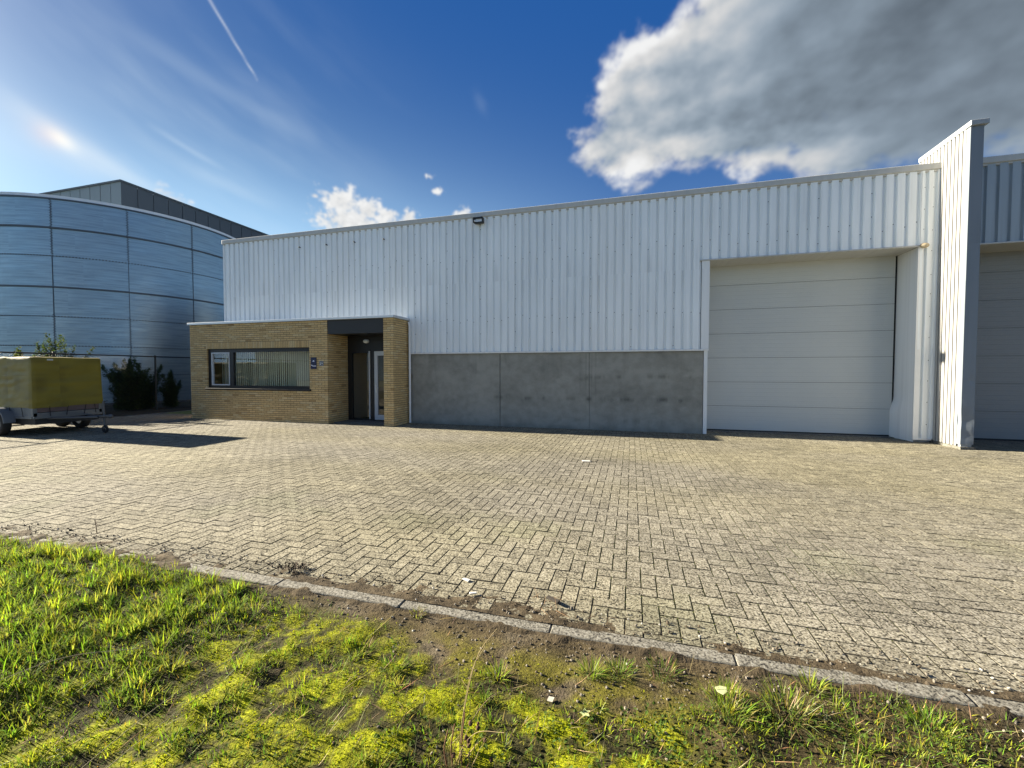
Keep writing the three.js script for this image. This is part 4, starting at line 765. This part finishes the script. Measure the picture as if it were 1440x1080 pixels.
{
  seed(91);
  const s = new Soup(), dry = new Soup(), ms = new Soup();
  const tuft = (sp, x, z, n, len, spread, wid = 0.0028) => { const y = vheight(x, z) - 0.004, tone = pick(GREENS), br = rr(0.65, 1.3), tilt = rr(0, 6.28), loose = rr(0.35, 1.15); for (let k = 0; k < n; k++) { const r = spread * Math.sqrt(rnd()), a = rr(0, 6.283), c = tone.map((v) => v * br * rr(0.8, 1.2)); const bx0 = x + Math.cos(a) * r, bz0 = z + Math.sin(a) * r; if (bz0 < KERB1 + 0.004 - 0.14 * ss(-2.6, -3.4, bx0)) continue; blade(sp, bx0, y, bz0, len * rr(0.5, 1.15), wid * rr(0.6, 1.25), a + rr(-0.7, 0.7) + 0.2 * Math.cos(tilt), rr(0.05, loose), rr(0.1, 1.6), c.map((v) => v * 0.6), c); } };
  // lush grass on the left, looser grass elsewhere
  for (let k = 0; k < 11000; k++) {
    const x = -8 + 9.8 * rnd(), z = KERB1 - 0.1 + 1.9 * rnd(), m = vmask(x, z);
    const patch = ss(-0.12, 0.32, fbm(x * 3.6, z * 3.6, 17, 4));
    const d = m.lush * (0.25 + 0.75 * patch) + m.right * 0.62 * patch + 0.42 * (1 - m.bare) * patch * ss(0.0, 0.2, m.dk) + 0.3 * ss(-1.0, -2, x) * (1 - m.bare) * patch + 0.25 * ss(0.7, 1.1, m.dk) * patch;
    if (rnd() > d) continue;
    tuft(s, x, z, Math.round(rr(7, 20)), lerp(0.045, 0.085, m.lush) * rr(0.5, 1.55), rr(0.012, 0.045), lerp(0.0024, 0.0036, m.lush));
  }
  for (let k = 0; k < 62000; k++) {               // short blades between
    const x = -6.2 + 8.1 * rnd(), z = KERB1 + 0.01 + 1.45 * rnd(), m = vmask(x, z);
    if (rnd() > 0.75 * m.lush + 0.35 * m.right + 0.32 * (1 - m.bare)) continue;
    const c = pick(GREENS).map((v) => v * rr(0.45, 1)); blade(s, x, vheight(x, z) - 0.003, z, rr(0.012, 0.045), rr(0.0012, 0.0026), rr(0, 6.28), rr(0.1, 1), rr(0, 1), c);
  }
  stuff(mesh('grass', s.geo(), M.grass, scene)); tag(scene.children.at(-1), 'lush bright green grass on the verge left of the paving edge', 'grass').userData.kind = 'stuff';
  // dry blades
  for (let k = 0; k < 15000; k++) {
    const x = -6.5 + 8.5 * rnd(), z = KERB1 + 0.02 + 1.5 * rnd(), m = vmask(x, z), q = ss(0.05, 0.35, fbm(x * 2.4 + 5, z * 2.4, 23, 3));
    if (rnd() > (m.right * 0.9 * q + (0.2 + 0.35 * q) * (1 - m.bare) + 0.16 * m.lush + 0.05)) continue;
    const c = pick(STRAWS).map((v) => v * rr(0.6, 1.1)); blade(dry, x, vheight(x, z), z, rr(0.03, 0.14), rr(0.0008, 0.0018), rr(0, 6.28), rr(0.5, 1.5), rr(-0.4, 0.5), c);
  }
  const dm = stuff(mesh('dry_grass', dry.geo(), M.straw, scene)); dm.userData = { kind: 'stuff', label: 'dead straw-coloured blades lying among the grass', category: 'dry grass' };
  // moss: cushions of minute shoots
  for (let k = 0; k < 60000; k++) {
    const x = -4.5 + 6.2 * rnd(), z = KERB1 + 0.02 + 1.55 * rnd(), m = vmask(x, z);
    const mm = m.moss * ss(-0.12, 0.2, fbm(x * 9, z * 9, 31, 3) + 0.06);
    if (rnd() > mm * 0.95) continue;
    const v = rr(0.65, 1.25), c = [0.4 * v, 0.45 * v, 0.006 * v], y = vheight(x, z) - 0.002, a = rr(0, 6.28);
    for (let q = 0; q < 2; q++) { const h = rr(0.005, 0.013), w = rr(0.0014, 0.003), b = a + q * 1.6, t = V(x + rr(-0.006, 0.006), y + h, z + rr(-0.006, 0.006)), n = V(Math.sin(b), 0.8, Math.cos(b)).normalize(); ms.v(V(x - Math.cos(b) * w, y, z + Math.sin(b) * w), n, c); ms.v(V(x + Math.cos(b) * w, y, z - Math.sin(b) * w), n, c); ms.v(t, n, c); }
  }
  const mo = stuff(mesh('moss', ms.geo(), M.leaf, scene)); mo.userData = { kind: 'stuff', label: 'yellow-green moss covering the bare soil of the verge', category: 'moss' };
  // pebbles and crumbs of soil
  seed(95);
  const pebGeo = new THREE.IcosahedronGeometry(1, 0), N = 11000, pb = new THREE.InstancedMesh(pebGeo, std([1, 1, 1], 0.95), N), mt = new THREE.Matrix4(), q = new THREE.Quaternion(), col = new THREE.Color(); let n = 0;
  while (n < N) {
    const x = -6 + 8.5 * rnd(), z = KERB1 + 0.005 + 1.4 * rnd(), m = vmask(x, z), spl = rnd() < 0.12, zz = spl ? 8.4 + 0.24 * rnd() : z;
    if (!spl && rnd() > m.bare * 0.9 + 0.12) continue;
    const r = 0.0011 + 0.0075 * rnd() ** 8; q.setFromEuler(new THREE.Euler(rr(0, 6), rr(0, 6), rr(0, 6)));
    mt.compose(V(x, (spl ? 0.004 : vheight(x, z)) + r * 0.3, zz), q, V(r * rr(0.8, 1.4), r * rr(0.6, 1), r * rr(0.8, 1.4))); pb.setMatrixAt(n, mt);
    const v = rnd(), b = rr(0.5, 1.2); col.setRGB(...(v < 0.05 ? [0.36, 0.35, 0.32] : v < 0.6 ? [0.17 * b, 0.15 * b, 0.12 * b] : [0.085 * b, 0.065 * b, 0.042 * b])); pb.setColorAt(n, col); n++;
  }
  pb.name = 'pebbles'; pb.userData = { kind: 'stuff', label: 'small stones and crumbs of soil along the paving edge', category: 'pebbles' }; place(pb, scene);
  // small round leaves low in the grass
  const wl = new Soup();
  for (let k = 0; k < 900; k++) {
    const spots = [[-0.09, 9.45, 0.35], [-1.58, 9.95, 0.35], [0.2, 9.25, 0.25], [-0.75, 9.6, 0.3], [0.7, 9.05, 0.2], [1.2, 9.0, 0.3]], [sx, sz, r0] = pick(spots), a = rr(0, 6.28), r = r0 * Math.sqrt(rnd()), x = sx + Math.cos(a) * r, z = sz + Math.sin(a) * r * 0.7;
    if (z < KERB1 + 0.03) continue;
    const d = V(rr(-1, 1), rr(0, 0.7), rr(-1, 1)).normalize(), v = rr(0.6, 1.2); leafTri(wl, V(x, vheight(x, z) + rr(0.005, 0.03), z), d, V(0, 1, 0.01), rr(0.012, 0.026), rr(0.005, 0.01), [0.06 * v, 0.1 * v, 0.016 * v]);
  }
  const wm = stuff(mesh('low_weeds', wl.geo(), M.leaf, scene)); wm.userData = { kind: 'stuff', label: 'small green leaves of low weeds near the bottom edge', category: 'weeds' };
}
// tufts that stand on their own
function ownTuft(label, x, z, n, len, spread, sd2, tones = GREENS, dryShare = 0.1) {
  const o = thing('grass_tuft', label, 'grass tuft', 'single grass tufts on the verge'); o.position.set(x, vheight(x, z) - 0.004, z); seed(sd2);
  const s = new Soup(), d = new Soup(), t0 = pick(tones);
  for (let k = 0; k < n; k++) { const a = rr(0, 6.283), r = spread * Math.sqrt(rnd()), dryB = rnd() < dryShare, c = (dryB ? pick(STRAWS) : rnd() < 0.6 ? t0 : pick(tones)).map((v) => v * rr(0.7, 1.15)); blade(dryB ? d : s, Math.cos(a) * r, 0, Math.sin(a) * r, len * rr(0.45, 1.15), rr(0.0014, 0.0028), a + rr(-0.6, 0.6), rr(0.15, 1.1), rr(0.2, 1.1), c.map((v) => v * 0.75), c); }
  mesh('blades', s.geo(), M.grass, o); if (d.p.length) mesh('dead_blades', d.geo(), M.straw, o);
  return o;
}
ownTuft('spreading green tuft alone on bare soil in the middle, casting a spiky shadow', -0.65, 9.13, 90, 0.085, 0.04, 201);
ownTuft('small yellow-green tuft at the left end of the bare concrete kerb', -1.3, 8.775, 90, 0.055, 0.04, 202, [[0.3, 0.29, 0.05], [0.25, 0.29, 0.03]], 0.35);
ownTuft('short mossy tuft on soil left of centre, beside another low tuft', -1.2, 9.2, 110, 0.07, 0.06, 203);
ownTuft('wide low tuft at the right end of the moss patch left of centre', -1.47, 9.16, 130, 0.08, 0.07, 204);
ownTuft('yellow-green tuft below the kerb, leftmost of three in a row right of centre', -0.19, 8.97, 100, 0.08, 0.05, 205);
ownTuft('bushy tuft below the kerb, middle one of three in a row right of centre', -0.05, 8.93, 130, 0.08, 0.06, 206);
ownTuft('dark weedy tuft against the kerb, rightmost of three in a row', 0.17, 8.87, 140, 0.075, 0.07, 207, [[0.12, 0.18, 0.025], [0.2, 0.24, 0.03]], 0.3);
ownTuft('tall bright tuft mixed with straw at lower right, beside a pale leaf', 0.44, 9.06, 190, 0.12, 0.08, 208, GREENS, 0.3);
ownTuft('straw-filled tuft at lower right, leaning over the bare strip', 0.7, 9.0, 170, 0.11, 0.09, 209, GREENS, 0.5);
ownTuft('green tuft growing from the kerb gap at right', 0.86, 8.8, 90, 0.09, 0.05, 210);
ownTuft('fresh green tuft near the lower right corner', 1.27, 8.93, 150, 0.09, 0.08, 211);
ownTuft('upright pale tuft in front of bright moss at lower left', -2.32, 9.55, 60, 0.11, 0.035, 212, [[0.36, 0.42, 0.05]]);
ownTuft('star-shaped tuft on the moss at left, right of the upright one', -1.98, 9.45, 46, 0.1, 0.03, 213, [[0.32, 0.4, 0.03]]);
{
  // withered dock with tall straws
  const o = thing('withered_weed', 'withered weed with tall straw stalks and dark seed heads at bottom centre', 'weed'), x = -0.66, z = 9.62, y = vheight(x, z); o.position.set(x, y, z); seed(301);
  const stalk = (pts, r) => new THREE.TubeGeometry(new THREE.CatmullRomCurve3(pts), 14, r, 5);
  const strawM = std([0.24, 0.18, 0.085], 0.8), redM = std([0.1, 0.042, 0.02], 0.85);
  for (const [dx, h, dz, r] of [[0.1, 0.46, -0.2, 0.0016], [0.06, 0.4, -0.16, 0.0013], [0.26, 0.3, -0.12, 0.0014], [0.2, 0.2, 0.02, 0.0012]]) mesh('stalk', stalk([V(rr(-0.01, 0.01), 0, rr(-0.01, 0.01)), V(dx * 0.12, h * 0.45, dz * 0.2), V(dx * 0.45, h * 0.85, dz * 0.6), V(dx, h, dz)], r), strawM, o);
  for (const [dx, h, dz] of [[-0.02, 0.17, 0.01], [0.01, 0.21, -0.01], [-0.04, 0.15, 0.02]]) mesh('stem', stalk([V(dx, 0, dz), V(dx * 1.3, h * 0.5, dz), V(dx * 1.2 + 0.01, h, dz - 0.01)], 0.0028), redM, o);
  for (let k = 0; k < 9; k++) { const a = V(rr(-0.03, 0.16), rr(0.02, 0.13), rr(-0.12, 0.05)); mesh('seed_head', new THREE.IcosahedronGeometry(rr(0.006, 0.011), 1).scale(1, 1.3, 1).translate(a.x, a.y, a.z), M.brownSeed, o); }
  const s = new Soup(); for (let k = 0; k < 70; k++) blade(s, rr(-0.05, 0.07), -0.005, rr(-0.05, 0.05), rr(0.06, 0.2), rr(0.0008, 0.0018), rr(0, 6.28), rr(0.05, 0.6), rr(0, 0.7), pick(STRAWS).map((v) => v * rr(0.5, 1)));
  mesh('dead_blades', s.geo(), M.straw, o);
}
{
  // dead stalks across the moss at lower left
  const st = (label, a, b, c) => { const t = mesh('straw_stalk', new THREE.TubeGeometry(new THREE.CatmullRomCurve3([a, b, c]), 16, 0.0016, 5), std([0.32, 0.27, 0.15], 0.8), scene); tag(t, label, 'straw', 'long straws over the moss'); };
  const P = (x, z, h) => V(x, vheight(x, z) + h, z);
  st('long pale straw leaning across the moss at lower left, ending at the bright patch', P(-1.98, 10.3, 0.06), P(-2.02, 9.75, 0.09), P(-1.98, 9.2, 0.05));
  st('shorter pale straw just right of the long one at lower left', P(-1.9, 10.25, 0.05), P(-1.93, 9.85, 0.08), P(-1.95, 9.55, 0.03));
  st('pale straw lying in the grass near the left border', P(-2.95, 10.0, 0.05), P(-2.8, 9.75, 0.07), P(-2.55, 9.55, 0.05));
}
{
  const leaf = (name, label, cat, x, z, r, mat, y, sp = 5, cut = 0.45) => {
    const s = new THREE.Shape(), n = sp * 2; for (let k = 0; k <= n; k++) { const a = (k / n) * Math.PI * 2, q = k % 2 ? r * (1 - cut) : r; k ? s.lineTo(Math.cos(a) * q, Math.sin(a) * q) : s.moveTo(q, 0); }
    const g = new THREE.ExtrudeGeometry(s, { depth: 0.0012, bevelEnabled: false }).rotateX(-Math.PI / 2), p = g.attributes.position; for (let i = 0; i < p.count; i++) p.setY(i, p.getY(i) + 3.5 * (p.getX(i) ** 2 + p.getZ(i) ** 2) + 0.15 * p.getX(i));
    g.computeVertexNormals(); g.rotateY(0.6); const m = mesh(name, g, mat, scene); m.position.set(x, y, z); tag(m, label, cat); return m;
  };
  leaf('fallen_leaf', 'pale green lobed fallen leaf on the bare soil right of centre', 'leaf', -0.19, 9.25, 0.026, std([0.25, 0.3, 0.13], 0.7), vheight(-0.19, 9.25) + 0.012);
  leaf('fallen_leaf', 'whitish crumpled fallen leaf on bare soil, left of the green lobed one', 'leaf', -0.36, 9.2, 0.02, std([0.3, 0.28, 0.24], 0.8), vheight(-0.36, 9.2) + 0.01, 4, 0.3);
  leaf('fallen_leaf', 'pale yellow leaf caught in the tall tuft at lower right', 'leaf', 0.42, 9.02, 0.03, std([0.3, 0.33, 0.16], 0.7), vheight(0.42, 9.02) + 0.07, 3, 0.2);
  const scrap = (label, x, z, w, d, y, a) => { const g = new RoundedBoxGeometry(w, 0.008, d, 1, 0.003).rotateY(a); const p = g.attributes.position; for (let i = 0; i < p.count; i++) p.setY(i, p.getY(i) + 0.006 * noise(p.getX(i) * 60, p.getZ(i) * 60, 1)); const m = mesh('litter_scrap', g, M.pale, scene); m.position.set(x, y, z); tag(m, label, 'litter'); };
  scrap('white scrap on the paving, the nearer one just above the kerb', -1.04, 8.47, 0.05, 0.022, 0.012, 0.5); scrap('white scrap lying on the pavers a little behind the kerb', -1.16, 8.3, 0.06, 0.03, 0.008, -0.3);
  scrap('tiny white scrap alone in the middle of the paving', -0.73, 3.95, 0.14, 0.09, 0.009, 0.2);
  // twigs on the edge
  const tw = thing('twig_tangle', 'tangle of dead reddish twigs on the soil at the paving edge', 'twigs'); tw.position.set(-0.47, 0.014, 8.47); seed(311);
  for (let k = 0; k < 16; k++) { const a = V(rr(-0.16, 0.14), 0, rr(-0.08, 0.08)), b = a.clone().add(V(rr(-0.12, 0.12), rr(0.0, 0.05), rr(-0.08, 0.08))); mesh('twig', bar(a, b, 0.0016, 5, 0.0008), std([0.2, 0.12, 0.06], 0.9), tw); }
  mesh('bark_piece', new RoundedBoxGeometry(0.1, 0.012, 0.03, 1, 0.004).rotateY(-0.5).translate(-0.02, 0.01, -0.05), M.bark, tw);
  const dw = (label, x, z, h, sd2) => { const o = thing('dead_weed', label, 'weed'); o.position.set(x, 0, z); seed(sd2); mesh('stem', bar(V(0, 0, 0), V(-0.02, h, 0), 0.004, 5, 0.002), M.brownSeed, o); for (let k = 0; k < 5; k++) { const y = h * rr(0.4, 0.98), a = rr(0, 6.28); mesh('twig', bar(V(-0.02 * y / h, y, 0), V(Math.cos(a) * 0.035, y + 0.012, Math.sin(a) * 0.035), 0.002, 4), M.brownSeed, o); } };
  dw('thin dark dead weed standing in a paving joint at far left', -4.88, 8.42, 0.13, 321);
  const cl = thing('dead_weed', 'flat dark clump of dead weed on the kerb at left', 'weed'); cl.position.set(-2.52, 0.01, 8.52); seed(331);
  const s = new Soup(); for (let k = 0; k < 130; k++) { const d = V(rr(-1, 1), rr(0.1, 0.9), rr(-1, 1)).normalize(); leafTri(s, V(rr(-0.1, 0.1), rr(0, 0.02), rr(-0.07, 0.07)), d, V(0, 1, 0.01), rr(0.015, 0.04), rr(0.003, 0.009), [0.05, 0.035, 0.025]); } mesh('foliage', s.geo(), M.straw, cl);
}

// ------------------------------------------------------------------ across the road, seen only in the window glass
{
  const far = thing('warehouse', 'white flat-roofed warehouse across the road, mirrored in the office window', 'warehouse');
  mesh('wall', [bx(-60, -30, 0, 7, 46, 66), bx(-16, 6, 0, 8, 46, 66)], M.cladding, far); mesh('roof_trim', [bx(-60.2, -29.8, 7, 7.3, 45.8, 66), bx(-16.2, 6.2, 8, 8.3, 45.8, 66)], M.greyTrim, far);
}
renderer.render(scene, camera);
